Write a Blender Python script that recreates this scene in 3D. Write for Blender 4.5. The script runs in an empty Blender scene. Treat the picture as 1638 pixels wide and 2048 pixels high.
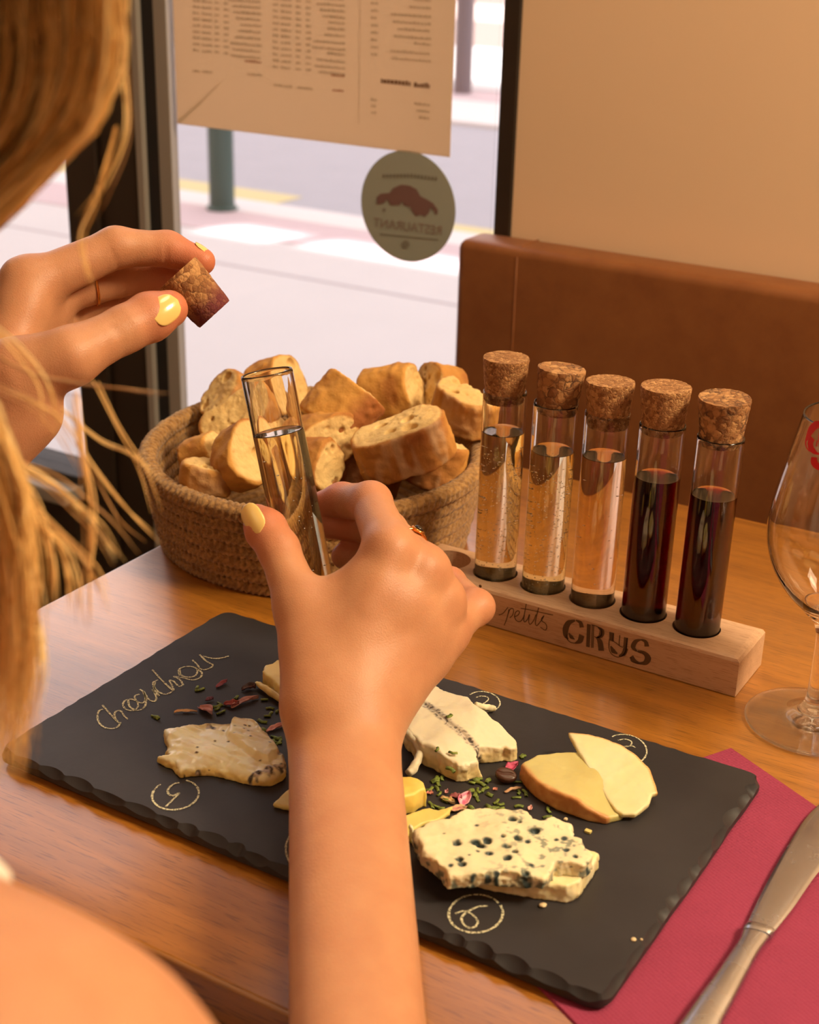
import bpy, bmesh, math, random
import numpy as np
from mathutils import Vector, Matrix

SC = bpy.context.scene
COL = SC.collection
RNG = np.random.default_rng(7)
random.seed(7)

# ------------------------------------------------------------------ camera
W, H, F = 1638.0, 2048.0, 2900.0
PITCH, ROLL, YAW = math.radians(23.0), math.radians(1.5), math.radians(-30.6)
CAM = np.array([0.0, 0.0, 1.11])
_fw = np.array([0, math.cos(PITCH), -math.sin(PITCH)])
_rt = np.array([1.0, 0, 0]); _up = np.cross(_rt, _fw)
_rt, _up = math.cos(ROLL) * _rt + math.sin(ROLL) * _up, -math.sin(ROLL) * _rt + math.cos(ROLL) * _up
_U = np.array([math.cos(YAW), math.sin(YAW), 0]); _V = np.array([-math.sin(YAW), math.cos(YAW), 0])
def _w(d): return np.array([d @ _U, d @ _V, d[2]])
RT, UP, FW = _w(_rt), _w(_up), _w(_fw)          # the camera's right, up and forward in the room

cd = bpy.data.cameras.new('camera')
cam = bpy.data.objects.new('camera', cd); COL.objects.link(cam)
M = Matrix.Identity(4)
for i in range(3):
    M[i][0], M[i][1], M[i][2], M[i][3] = RT[i], UP[i], -FW[i], CAM[i]
cam.matrix_world = M
cd.sensor_fit = 'VERTICAL'; cd.sensor_height = 36.0; cd.lens = F / H * 36.0
cd.clip_start = 0.02; cd.clip_end = 200
cd.dof.use_dof = True; cd.dof.focus_distance = 0.68; cd.dof.aperture_fstop = 14.5
SC.camera = cam

# ------------------------------------------------------------------ world, lamps, exposure
world = bpy.data.worlds.new('world'); SC.world = world; world.use_nodes = True
bg = world.node_tree.nodes['Background']
bg.inputs[0].default_value = (0.94, 0.94, 1.0, 1); bg.inputs[1].default_value = 1.7

def area(name, loc, target, size, size_y, energy, color):
    l = bpy.data.lights.new(name, 'AREA'); l.shape = 'RECTANGLE'; l.size = size; l.size_y = size_y
    l.energy = energy; l.color = color
    o = bpy.data.objects.new(name, l); COL.objects.link(o); o.location = loc
    o.rotation_euler = (Vector(target) - Vector(loc)).to_track_quat('-Z', 'Y').to_euler()
    return o
WARM = (1.0, 0.775, 0.485)
area('ceiling_lamp', (0.62, 0.70, 1.75), (-0.28, 0.55, 0.78), 0.30, 0.30, 21, WARM)
area('ceiling_lamp.003', (-0.15, 0.75, 2.4), (-0.25, 0.5, 0.75), 0.4, 0.4, 7, WARM)
area('ceiling_lamp.001', (0.9, -0.9, 2.4), (-0.2, 0.5, 0.75), 1.0, 1.0, 5.5, WARM)
area('ceiling_lamp.002', (-1.5, -0.6, 2.4), (-0.3, 0.5, 0.75), 0.8, 0.8, 2, WARM)
sun = bpy.data.lights.new('sun', 'SUN'); sun.energy = 11.0; sun.angle = math.radians(1.2); sun.color = (1.0, .95, .88)
so_ = bpy.data.objects.new('sun', sun); COL.objects.link(so_); so_.rotation_euler = Vector((.25, .60, -.75)).to_track_quat('-Z', 'Y').to_euler()

SC.view_settings.view_transform = 'Standard'; SC.view_settings.look = 'None'
SC.view_settings.gamma = 1.0; SC.view_settings.use_curve_mapping = False
SC.view_settings.exposure = 0.0

# ------------------------------------------------------------------ helpers
def ray(px, py): return RT * (px - W / 2) / F + UP * (H / 2 - py) / F + FW
def P(px, py, z=0.75):                      # the point of height z seen at a place of the photograph
    d = ray(px, py); return CAM + d * ((z - CAM[2]) / d[2])
def PY(px, py, y):                          # ... on the upright plane at y
    d = ray(px, py); return CAM + d * (y / d[1])
def PD(px, py, D): return CAM + ray(px, py) * D
def cam_dir(r, u, t):                       # a direction given as right, up, toward the viewer
    v = RT * r + UP * u - FW * t; return v / np.linalg.norm(v)
def nrm(v): v = np.asarray(v, float); return v / max(np.linalg.norm(v), 1e-12)
def lin(r, g, b):
    f = lambda c: c / 12.92 if c <= 0.04045 else ((c + 0.055) / 1.055) ** 2.4
    return (f(r / 255), f(g / 255), f(b / 255), 1.0)

def tag(o, label=None, cat=None, group=None, kind=None):
    if label: o['label'] = label
    if cat: o['category'] = cat
    if group: o['group'] = group
    if kind: o['kind'] = kind
    return o
def empty(name, loc=(0, 0, 0), **k):
    o = bpy.data.objects.new(name, None); COL.objects.link(o); o.location = tuple(loc)
    o.empty_display_size = 0.02
    return tag(o, **k)
def adopt(o, parent):
    if parent is not None:
        bpy.context.view_layer.update()
        o.parent = parent; o.matrix_parent_inverse = parent.matrix_world.inverted()
    return o
def obj(name, me, mat=None, parent=None, **k):
    o = bpy.data.objects.new(name, me); COL.objects.link(o)
    if mat is not None and not me.materials: me.materials.append(mat)
    if parent is not None:
        o.parent = parent
        o.matrix_parent_inverse = parent_world(parent).inverted()
    return tag(o, **k)
def parent_world(o):
    m = o.matrix_basis.copy()
    if o.parent is not None: m = parent_world(o.parent) @ o.matrix_parent_inverse @ m
    return m
def mesh(name, v, f, smooth=True):
    me = bpy.data.meshes.new(name)
    v = np.asarray(v, dtype=np.float32)
    if isinstance(f, np.ndarray):
        n, k = f.shape
        me.vertices.add(len(v)); me.vertices.foreach_set('co', v.ravel())
        me.loops.add(n * k); me.loops.foreach_set('vertex_index', f.astype(np.int32).ravel())
        me.polygons.add(n); me.polygons.foreach_set('loop_start', np.arange(0, n * k, k, dtype=np.int32))
        me.update(calc_edges=True)
    else:
        me.from_pydata([tuple(map(float, p)) for p in v], [], f)
    me.polygons.foreach_set('use_smooth', np.full(len(me.polygons), bool(smooth)))
    me.update(); me.validate(clean_customdata=False)
    return me
def vcol(me, name, rgb):
    a = me.color_attributes.new(name, 'FLOAT_COLOR', 'POINT')
    c = np.ones((len(me.vertices), 4), np.float32); c[:, :3] = rgb
    a.data.foreach_set('color', c.ravel())

class MB:                                   # collects shapes into one mesh
    def __init__(s): s.v = []; s.f = []
    def add(s, v, f):
        o = len(s.v); s.v += [tuple(map(float, p)) for p in v]; s.f += [tuple(i + o for i in q) for q in f]
        return s
    def box(s, lo, hi, bev=0.0):
        lo = np.array(lo, float); hi = np.array(hi, float)
        if bev <= 0:
            v = [(x, y, z) for x in (lo[0], hi[0]) for y in (lo[1], hi[1]) for z in (lo[2], hi[2])]
            return s.add(v, [(0, 1, 3, 2), (4, 6, 7, 5), (0, 4, 5, 1), (2, 3, 7, 6), (0, 2, 6, 4), (1, 5, 7, 3)])
        bm = bmesh.new(); bmesh.ops.create_cube(bm, size=1.0)
        for q in bm.verts: q.co = Vector((lo + hi) / 2 + np.array(q.co) * (hi - lo))
        bmesh.ops.bevel(bm, geom=bm.edges[:], offset=bev, segments=3, profile=0.5, affect='EDGES')
        bm.verts.index_update()
        r = s.add([q.co for q in bm.verts], [[q.index for q in f.verts] for f in bm.faces]); bm.free()
        return r
    def tube(s, pts, rad, n=8, cap=True):
        pts = np.array(pts, float); m = len(pts)
        rad = np.full(m, rad) if np.isscalar(rad) else np.array(rad)
        t = np.gradient(pts, axis=0); t /= np.linalg.norm(t, axis=1)[:, None] + 1e-12
        ref = np.array([0, 0, 1.0]) if abs(t[0][2]) < .9 else np.array([1.0, 0, 0])
        a = np.arange(n) * 2 * math.pi / n; v = []
        u = np.cross(t[0], ref)
        for i in range(m):
            u = u - t[i] * (u @ t[i]); u /= np.linalg.norm(u) + 1e-12; w = np.cross(t[i], u)
            v += [pts[i] + rad[i] * (math.cos(q) * u + math.sin(q) * w) for q in a]
        f = [(i * n + j, i * n + (j + 1) % n, (i + 1) * n + (j + 1) % n, (i + 1) * n + j) for i in range(m - 1) for j in range(n)]
        if cap: f += [tuple(range(n))[::-1], tuple(range((m - 1) * n, m * n))]
        return s.add(v, f)
    def lathe(s, prof, n=48, c=(0, 0, 0), closed=False):
        prof = np.array(prof, float); m = len(prof); v = []
        for r, z in prof:
            v += [(c[0] + r * math.cos(a), c[1] + r * math.sin(a), c[2] + z) for a in np.arange(n) * 2 * math.pi / n]
        f = [(i * n + j, i * n + (j + 1) % n, (i + 1) * n + (j + 1) % n, (i + 1) * n + j) for i in range(m - 1) for j in range(n)]
        if closed: f += [tuple(range(n))[::-1], tuple(range((m - 1) * n, m * n))]
        return s.add(v, f)
    def ribbon(s, pts, w, nv, lift=0.0):    # flat stroke on a surface of normal nv
        pts = np.array(pts, float); nv = nrm(nv)
        w = np.full(len(pts), w) if np.isscalar(w) else np.array(w)
        t = np.gradient(pts, axis=0); sd = np.cross(t, nv); sd /= np.linalg.norm(sd, axis=1)[:, None] + 1e-12
        a = pts + sd * w[:, None] / 2 + nv * lift; b = pts - sd * w[:, None] / 2 + nv * lift
        v = [q for pr in zip(a, b) for q in pr]
        return s.add(v, [(2 * i, 2 * i + 1, 2 * i + 3, 2 * i + 2) for i in range(len(pts) - 1)])
    def build(s, name, mat, parent=None, smooth=False, **k):
        me = mesh(name, s.v, s.f, smooth)
        return obj(name, me, mat, parent, **k)
def sharp(o, ang=35):
    o.data.set_sharp_from_angle(angle=math.radians(ang)); return o
def spline(pts, n=8):                       # smooth curve through points
    p = np.array(pts, float)
    if len(p) < 3:
        t = np.linspace(0, 1, n)[:, None]; return p[0] * (1 - t) + p[-1] * t
    q = np.vstack([2 * p[0] - p[1], p, 2 * p[-1] - p[-2]]); out = []
    for i in range(len(p) - 1):
        a, b, c, d = q[i:i + 4]
        for t in np.arange(n) / n:
            out.append(.5 * ((2 * b) + (c - a) * t + (2 * a - 5 * b + 4 * c - d) * t * t + (3 * b - a - 3 * c + d) * t ** 3))
    out.append(p[-1]); return np.array(out)

# value noise in numpy, used for the shapes of food and fabric
_PT = np.random.default_rng(3).random(65536).astype(np.float32)
def vnoise(p, freq, seed=0):
    q = np.asarray(p, np.float32) * freq + 100.0 + seed * 17.3
    i = np.floor(q).astype(np.int64); f = q - i; f = f * f * (3 - 2 * f)
    def hsh(a, b, c): return _PT[(a * 7919 + b * 104729 + c * 1299721 + seed * 31) & 65535]
    x, y, z = i[..., 0], i[..., 1], i[..., 2]; r = 0
    for dx in (0, 1):
        for dy in (0, 1):
            for dz in (0, 1):
                wgt = (f[..., 0] if dx else 1 - f[..., 0]) * (f[..., 1] if dy else 1 - f[..., 1]) * (f[..., 2] if dz else 1 - f[..., 2])
                r = r + wgt * hsh(x + dx, y + dy, z + dz)
    return r * 2 - 1
def fbm(p, freq, seed=0, o=3):
    r = 0; a = 1.0
    for k in range(o): r = r + a * vnoise(p, freq * 2 ** k, seed + k); a *= .5
    return r
def sstep(a, b, x): t = np.clip((x - a) / (b - a), 0, 1); return t * t * (3 - 2 * t)

# ------------------------------------------------------------------ implicit surfaces: sparse surface nets
def smin(a, b, k):
    h = np.clip(.5 + .5 * (b - a) / k, 0, 1); return b * (1 - h) + a * h - k * h * (1 - h)
def smax(a, b, k): return -smin(-a, -b, k)
def cone(p, a, b, r1, r2):
    ba = b - a; h = np.clip(((p - a) @ ba) / max(ba @ ba, 1e-12), 0, 1)
    return np.linalg.norm(p - a - h[:, None] * ba, axis=1) - (r1 + (r2 - r1) * h)
def sdf_mesh(fn, lo, hi, h, B=20, margin=0.004, newton=2):
    """fn(points, centre, radius) -> distance; returns vertices and quads of the zero surface."""
    lo = np.array(lo, float); hi = np.array(hi, float)
    nb = np.maximum(np.ceil((hi - lo) / (h * B)).astype(int), 1); N = nb * B + 4
    gi = np.stack(np.meshgrid(*[np.arange(k) for k in nb], indexing='ij'), -1).reshape(-1, 3)
    cen = lo + (gi + .5) * B * h; rad = B * h * math.sqrt(3) / 2
    dc = fn(cen, None, None); act = gi[np.abs(dc) < rad * 1.25 + margin]
    loc = np.stack(np.meshgrid(*[np.arange(B + 1)] * 3, indexing='ij'), -1).reshape(-1, 3)
    cid = lambda g: (g[..., 0] * N[1] + g[..., 1]) * N[2] + g[..., 2]
    V, I, Q = [], [], []
    for b in act:
        base = b * B; pts = lo + (base + loc) * h
        d = fn(pts, lo + (base + B / 2) * h, rad).reshape(B + 1, B + 1, B + 1)
        s = d < 0
        if s.all() or not s.any(): continue
        acc = np.zeros((B, B, B, 3)); cnt = np.zeros((B, B, B))
        for ax in range(3):
            sl0 = [slice(None)] * 3; sl1 = [slice(None)] * 3; sl0[ax] = slice(0, B); sl1[ax] = slice(1, B + 1)
            d0, d1 = d[tuple(sl0)], d[tuple(sl1)]; cr = (d0 < 0) != (d1 < 0)
            t = np.where(cr, d0 / np.where(cr, d0 - d1, 1), 0)
            o1, o2 = [k for k in range(3) if k != ax]
            for u in (0, 1):
                for w in (0, 1):
                    sl = [slice(None)] * 3; sl[o1] = slice(u, B + u); sl[o2] = slice(w, B + w)
                    c, tt = cr[tuple(sl)], t[tuple(sl)]
                    acc[..., ax] += np.where(c, tt, 0); acc[..., o1] += c * u; acc[..., o2] += c * w; cnt += c
            # quads for the crossing edges owned by this block
            sl = [slice(0, B)] * 3; e = np.argwhere(cr[tuple(sl)])
            if len(e):
                g = e + base; out = d0[tuple(sl)][tuple(e.T)] < 0
                qs = []
                for u, w in ((0, 0), (1, 0), (1, 1), (0, 1)):
                    c = g.copy(); c[:, o1] -= u; c[:, o2] -= w; qs.append(cid(c + 1))
                q = np.stack(qs, 1); flip = out if ax != 1 else ~out
                q[flip] = q[flip][:, ::-1]; Q.append(q[:, ::-1])
        m = cnt > 0; ii = np.argwhere(m)
        V.append(lo + (base + ii + acc[m] / cnt[m][:, None]) * h); I.append(cid(ii + base + 1))
    V = np.vstack(V); I = np.concatenate(I); Q = np.vstack(Q)
    od = np.argsort(I); I = I[od]; V = V[od]
    k = np.searchsorted(I, Q); k = np.clip(k, 0, len(I) - 1); ok = (I[k] == Q).all(1); Q = k[ok]
    e = h * .25
    if newton:                               # settle the vertices on the surface, block by block
        key = np.floor((V - lo) / (h * B)).astype(int); kk = cid(key); od = np.argsort(kk, kind='stable')
        st = np.flatnonzero(np.diff(kk[od], prepend=-1)); en = np.append(st[1:], len(od))
        for s0, e0 in zip(st, en):
            ix = od[s0:e0]; c = lo + (key[ix[0]] + .5) * B * h
            for _ in range(newton):
                p = V[ix]; d = fn(p, c, rad + h)
                g = np.stack([fn(p + np.eye(3)[a] * e, c, rad + h) - d for a in range(3)], 1) / e
                gl = (g * g).sum(1); stp = np.clip(d / np.maximum(gl, .05), -h * .6, h * .6)
                V[ix] = p - g * stp[:, None]
    return V, Q
def poly_sdf(p2, poly):
    p2 = np.asarray(p2, float); poly = np.asarray(poly, float)
    d = np.full(len(p2), 1e9); ins = np.zeros(len(p2), bool); n = len(poly)
    for i in range(n):
        a, b = poly[i], poly[(i + 1) % n]; e = b - a; w = p2 - a
        t = np.clip((w @ e) / max(e @ e, 1e-15), 0, 1); q = w - t[:, None] * e
        d = np.minimum(d, (q * q).sum(1))
        c = ((a[1] > p2[:, 1]) != (b[1] > p2[:, 1]))
        with np.errstate(divide='ignore', invalid='ignore'):
            ins ^= c & (p2[:, 0] < (b[0] - a[0]) * (p2[:, 1] - a[1]) / (b[1] - a[1] + 1e-15) + a[0])
    d = np.sqrt(d); return np.where(ins, -d, d)
# ------------------------------------------------------------------ materials
class N:
    def __init__(s, name):
        s.m = bpy.data.materials.new(name); s.m.use_nodes = True; s.t = s.m.node_tree
        s.n = s.t.nodes; s.b = s.n['Principled BSDF']; s.out = s.n['Material Output']
        s._tc = None
    def node(s, typ, **k):
        x = s.n.new(typ)
        for a, v in k.items():
            if a == 'inp':
                for i, q in v.items():
                    if hasattr(q, 'is_output') or isinstance(q, bpy.types.NodeSocket): s.t.links.new(q, x.inputs[i])
                    else: x.inputs[i].default_value = q
            else: setattr(x, a, v)
        return x
    def coord(s, scale=(1, 1, 1), rot=(0, 0, 0)):
        tc = s.node('ShaderNodeTexCoord')
        mp = s.node('ShaderNodeMapping', inp={0: tc.outputs['Object'], 'Scale': scale, 'Rotation': rot}); return mp.outputs[0]
    def noise(s, vec, scale, detail=4, rough=.55, dist=0):
        return s.node('ShaderNodeTexNoise', inp={'Vector': vec, 'Scale': scale, 'Detail': detail, 'Roughness': rough, 'Distortion': dist}).outputs['Fac']
    def ramp(s, fac, stops):
        r = s.node('ShaderNodeValToRGB', inp={0: fac}); e = r.color_ramp.elements
        while len(e) < len(stops): e.new(.5)
        for q, (p, c) in zip(e, stops): q.position = p; q.color = c if len(c) == 4 else (*c, 1)
        return r.outputs[0]
    def mix(s, fac, a, b, mode='MIX'):
        x = s.node('ShaderNodeMix', data_type='RGBA', blend_type=mode)
        for i, q in ((0, fac), (6, a), (7, b)):
            if isinstance(q, bpy.types.NodeSocket): s.t.links.new(q, x.inputs[i])
            else: x.inputs[i].default_value = q
        return x.outputs[2]
    def front_fresnel(s, ior):              # reflection only where a ray enters the sheet
        f = s.node('ShaderNodeFresnel', inp={0: ior}); g = s.node('ShaderNodeNewGeometry')
        o = s.node('ShaderNodeMath', operation='SUBTRACT', inp={0: 1.0, 1: g.outputs['Backfacing']})
        return s.node('ShaderNodeMath', operation='MULTIPLY', inp={0: f.outputs[0], 1: o.outputs[0]}).outputs[0]
    def attr(s, name): return s.node('ShaderNodeAttribute', attribute_name=name).outputs['Color']
    def set(s, **k):
        nm = dict(color='Base Color', rough='Roughness', metal='Metallic', trans='Transmission Weight', ior='IOR', coat='Coat Weight',
                  coat_rough='Coat Roughness', sss='Subsurface Weight', sss_scale='Subsurface Scale', sss_rad='Subsurface Radius', spec='Specular IOR Level',
                  sheen='Sheen Weight', alpha='Alpha')
        for a, v in k.items():
            i = s.b.inputs[nm[a]]
            if isinstance(v, bpy.types.NodeSocket): s.t.links.new(v, i)
            else: i.default_value = v
        return s
    def bump(s, hgt, strength=.3, dist=.001):
        b = s.node('ShaderNodeBump', inp={'Strength': strength, 'Distance': dist, 'Height': hgt})
        s.t.links.new(b.outputs[0], s.b.inputs['Normal']); return s
def plain(name, color, rough=.5, **k): return N(name).set(color=color, rough=rough, **k).m

def wood(name, dark, light, pore, scale=1.0, rough=.4, coat=.0, strength=.15):
    n = N(name)
    a = n.noise(n.coord((2.2 * scale, 34 * scale, 34 * scale)), 3.0, 6, .6, .25)
    b = n.noise(n.coord((36 * scale, 700 * scale, 700 * scale)), 2.0, 2, .5)
    c = n.noise(n.coord((1.1 * scale, 6 * scale, 6 * scale)), 1.5, 3, .5)
    col = n.ramp(a, [(.28, dark), (.72, light)])
    col = n.mix(n.ramp(c, [(.3, (0, 0, 0)), (.8, (.45, .45, .45))]), col, light)
    col = n.mix(n.ramp(b, [(.575, (0, 0, 0)), (.64, (.5, .5, .5))]), col, pore)
    n.set(color=col, rough=rough, coat=coat, coat_rough=.22); n.b.inputs['Coat IOR'].default_value = 1.65; n.bump(b, -strength, .0006)
    return n.m
M_TABLE = wood('oak_table', lin(132, 80, 22), lin(186, 120, 40), lin(92, 56, 14), 1.0, .34, 1.0)
M_RACK = wood('beech_wood', lin(188, 148, 116), lin(212, 174, 140), lin(148, 106, 76), 1.6, .5, 0)
M_BURN = plain('burnt_engraving', lin(98, 70, 42), .8)
def slate_mat():
    n = N('slate'); v = n.coord()
    f = n.noise(v, 90, 6, .65); g = n.noise(v, 14, 4, .6)
    col = n.mix(n.ramp(g, [(.35, (0, 0, 0)), (.75, (1, 1, 1))]), lin(44, 41, 43), lin(56, 53, 55))
    n.set(color=col, rough=.5, spec=.3); n.bump(f, .25, .0006); return n.m
M_SLATE = slate_mat()
def chalk_mat():
    n = N('chalk'); f = n.noise(n.coord(), 1500, 2, .7)
    n.set(color=lin(214, 209, 176), rough=.95)
    n.set(alpha=n.ramp(f, [(.40, (.15, .15, .15)), (.53, (1, 1, 1))])); return n.m
M_CHALK = chalk_mat()
def napkin_mat():
    n = N('burgundy_paper'); v = n.coord((1, 1, 1), (0, 0, .46))
    w = n.node('ShaderNodeTexVoronoi', inp={'Vector': v, 'Scale': 620, 'Randomness': .25}).outputs['Distance']
    g = n.noise(v, 40, 3)
    n.set(color=n.mix(g, lin(138, 44, 74), lin(158, 56, 88)), rough=.9); n.bump(w, .8, .0007); return n.m
M_NAPKIN = napkin_mat()
def steel_mat():
    n = N('stainless_steel'); f = n.noise(n.coord(), 60, 3)
    n.set(color=lin(186, 190, 200), metal=1.0, rough=n.ramp(f, [(.3, (.22, .22, .22)), (.7, (.3, .3, .3))])); return n.m
M_STEEL = steel_mat()
M_GOLD = plain('gold', lin(236, 170, 92), .18, metal=1.0)
M_STONE = plain('dark_stone', lin(40, 34, 30), .1)
M_SOLIDGLASS = plain('solid_glass', (1, 1, 1, 1), 0.0, trans=1.0, ior=1.48)
def thin_glass(name, ior, tint):
    n = N(name); tr = n.node('ShaderNodeBsdfTransparent', inp={0: tint}); gl = n.node('ShaderNodeBsdfGlossy', inp={0: (1, 1, 1, 1), 1: .0})
    fr = n.front_fresnel(ior); mx = n.node('ShaderNodeMixShader', inp={0: fr, 1: tr.outputs[0], 2: gl.outputs[0]})
    n.t.links.new(mx.outputs[0], n.out.inputs[0]); return n.m
def half_glass(name, f):                  # thin drawn glass: part straight through, part refracted
    n = N(name); tr = n.node('ShaderNodeBsdfTransparent', inp={0: (.99, .99, .99, 1)}); gl = n.node('ShaderNodeBsdfGlass', inp={0: (1, 1, 1, 1), 1: 0.0, 2: 1.48})
    mx = n.node('ShaderNodeMixShader', inp={0: f, 1: tr.outputs[0], 2: gl.outputs[0]}); n.t.links.new(mx.outputs[0], n.out.inputs[0]); return n.m
M_GLASS = M_SOLIDGLASS; M_BOWL = half_glass('foot_glass', .75)
def wine(name, color, ior=1.34): return plain(name, color, 0.0, trans=1.0, ior=ior)
M_WHITE = wine('white_wine', (.99, .93, .70, 1)); M_GOLDEN = wine('golden_wine', (.985, .90, .60, 1)); M_ROSE = wine('rose_wine', (.98, .80, .60, 1))
def redwine():
    n = N('red_wine'); n.set(color=(1, .96, .94, 1), rough=0.0, trans=1.0, ior=1.34)
    va = n.node('ShaderNodeVolumeAbsorption', inp={0: (.74, .07, .02, 1), 1: 650.0}); n.t.links.new(va.outputs[0], n.out.inputs['Volume']); return n.m
M_RED = redwine()
def cork_mat(name, dark, stain=None, cell=260):
    n = N(name); v0 = n.coord(); wb = n.node('ShaderNodeTexNoise', inp={'Vector': v0, 'Scale': cell * 1.6, 'Detail': 2})
    v = n.node('ShaderNodeVectorMath', operation='MULTIPLY_ADD', inp={0: wb.outputs['Color'], 1: (.9 / cell,) * 3, 2: v0}).outputs[0]
    vo = n.node('ShaderNodeTexVoronoi', inp={'Vector': v, 'Scale': cell}); ed = n.node('ShaderNodeTexVoronoi', feature='DISTANCE_TO_EDGE', inp={'Vector': v, 'Scale': cell})
    vo2 = n.node('ShaderNodeTexNoise', inp={'Vector': v, 'Scale': 1400, 'Detail': 3})
    sep = n.node('ShaderNodeSeparateColor', inp={0: vo.outputs['Color']})
    col = n.ramp(sep.outputs[0], [(0, lin(132, 86, 48)), (.5, lin(164, 114, 68)), (1, lin(194, 146, 94))])
    col = n.mix(n.ramp(vo2.outputs['Fac'], [(.62, (0, 0, 0)), (.72, (.7, .7, .7))]), col, lin(96, 58, 32))
    pt_ = n.ramp(n.noise(v0, cell * .42, 2), [(.36, (.1, .1, .1)), (.62, (1, 1, 1))]); ln_ = n.ramp(ed.outputs['Distance'], [(.0, (1, 1, 1)), (dark, (0, 0, 0))])
    col = n.mix(n.mix(1.0, ln_, pt_, 'MULTIPLY'), col, lin(70, 42, 26))
    if stain is not None:
        col = n.mix(n.attr('stain'), col, stain)
    n.set(color=col, rough=.9); n.bump(ed.outputs['Distance'], .6, .0015); return n.m
M_CORK = cork_mat('cork', .05, cell=620); M_CORK2 = cork_mat('coarse_cork', .13, cell=240); M_CORK3 = cork_mat('dark_grain_cork', .26, cell=300)
M_CORKS = cork_mat('stained_cork', .09, stain=lin(96, 22, 44), cell=380)
def rope_mat():
    n = N('jute_rope'); v = n.coord()
    f = n.noise(v, 900, 3, .7); g = n.noise(v, 60, 3); q = n.noise(v, 330, 2, .6)
    col = n.mix(n.ramp(q, [(.35, (0, 0, 0)), (.65, (1, 1, 1))]), lin(132, 92, 46), lin(186, 142, 84))
    col = n.mix(n.ramp(g, [(.3, (0, 0, 0)), (.8, (.35, .35, .35))]), col, lin(104, 70, 34))
    n.set(color=col, rough=.95, sheen=.3); n.bump(f, .6, .001); return n.m
M_ROPE = rope_mat()
def attr_mat(name, rough=.6, sss=0.0, rad=(.004, .002, .001), bump_scale=0, bump_str=.3, coat=0.0, spec=.5):
    n = N(name); n.set(color=n.attr('tint'), rough=rough, sss=sss, sss_scale=1.0, sss_rad=rad, coat=coat, spec=spec)
    if bump_scale: n.bump(n.noise(n.coord(), bump_scale, 4, .6), bump_str, .0008)
    return n.m
M_BREAD = attr_mat('bread', .8, .15, (.004, .003, .0015), 700, .5)
M_CHEESE = attr_mat('cheese', .5, .25, (.004, .003, .0015), 500, .25)
M_MELT = attr_mat('soft_cheese', .28, .3, (.004, .003, .0015), 400, .15)
M_HARD = attr_mat('hard_cheese', .42, .35, (.005, .004, .002), 900, .12)
def skin_mat():
    n = N('skin'); v = n.coord()
    f = n.node('ShaderNodeTexVoronoi', inp={'Vector': v, 'Scale': 1500}).outputs['Distance']; g = n.noise(v, 70, 4)
    col = n.mix(n.ramp(g, [(.35, (0, 0, 0)), (.75, (.30, .30, .30))]), n.attr('tint'), lin(168, 100, 70))
    n.set(color=col, rough=.46, sss=.12, sss_scale=1.0, sss_rad=(.006, .002, .001), spec=.4); n.bump(f, .17, .0005); return n.m
M_SKIN = skin_mat()
M_NAIL = plain('yellow_polish', lin(240, 204, 124), .2, coat=.3)
M_HAIR = N('blond_hair').m
_n = N('blond_hair_strand'); _n.set(color=_n.attr('tint'), rough=.42, spec=.5); M_HAIR = _n.m
M_CLOTH = plain('white_cotton', lin(226, 220, 208), .9)
M_LIP = plain('lips', lin(176, 96, 88), .4); M_EYE = plain('eye_white', lin(232, 228, 222), .15); M_IRIS = plain('iris', lin(84, 92, 84), .1)
def leather_mat():
    n = N('tan_leatherette'); v = n.coord(); g = n.noise(v, 26, 5, .65); f = n.noise(n.coord((1, 1, 2.5)), 420, 3)
    n.set(color=n.mix(n.ramp(g, [(.3, (0, 0, 0)), (.75, (1, 1, 1))]), lin(124, 70, 32), lin(144, 88, 44)), rough=.5); n.bump(f, .25, .0006); return n.m
M_LEATHER = leather_mat()
def wall_mat():
    n = N('beige_plaster'); g = n.noise(n.coord(), 3, 5, .6); f = n.noise(n.coord(), 240, 3)
    n.set(color=n.mix(g, lin(226, 192, 156), lin(232, 200, 166)), rough=.85); n.bump(f, .08, .001); return n.m
M_WALL = wall_mat()
M_BLACK = plain('dark_brown_metal', lin(40, 28, 18), .45)
M_GREY = plain('grey_aluminium', lin(150, 142, 134), .45); M_SEAL = plain('black_rubber', lin(22, 20, 22), .6)
def pane_mat():
    n = N('window_glass'); tr = n.node('ShaderNodeBsdfTransparent', inp={0: (.97, .97, .97, 1)}); gl = n.node('ShaderNodeBsdfGlossy', inp={0: (1, 1, 1, 1), 1: .0})
    fr = n.front_fresnel(1.45); mx = n.node('ShaderNodeMixShader', inp={0: fr, 1: tr.outputs[0], 2: gl.outputs[0]})
    n.t.links.new(mx.outputs[0], n.out.inputs[0]); return n.m
M_PANE = pane_mat()
def paper_mat():
    n = N('menu_paper'); n.set(color=lin(240, 226, 206), rough=.8)
    tl = n.node('ShaderNodeBsdfTranslucent', inp={0: lin(226, 204, 176)}); mx = n.node('ShaderNodeMixShader', inp={0: .62, 1: n.b.outputs[0], 2: tl.outputs[0]})
    n.t.links.new(mx.outputs[0], n.out.inputs[0]); return n.m
M_PAPER = paper_mat()
M_INK = plain('faded_ink', lin(204, 182, 156), .8); M_INKD = plain('brown_ink', lin(120, 84, 56), .8); M_INKR = plain('red_ink', lin(188, 132, 104), .8)
M_STICK = plain('sticker_backing', lin(158, 162, 150), .6); M_STRED = plain('sticker_red', lin(122, 90, 86), .6); M_STDK = plain('sticker_dark', lin(128, 124, 112), .6); M_STTX = plain('sticker_lettering', lin(142, 124, 114), .6)
def ground_mat(name, a, b, sc):
    n = N(name); n.set(color=n.mix(n.noise(n.coord(), sc, 5, .6), a, b), rough=.9); return n.m
M_PAVE = ground_mat('pale_paving', lin(204, 202, 205), lin(212, 210, 213), 3); M_ROAD = ground_mat('asphalt', lin(166, 166, 176), lin(178, 178, 188), 6)
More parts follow.
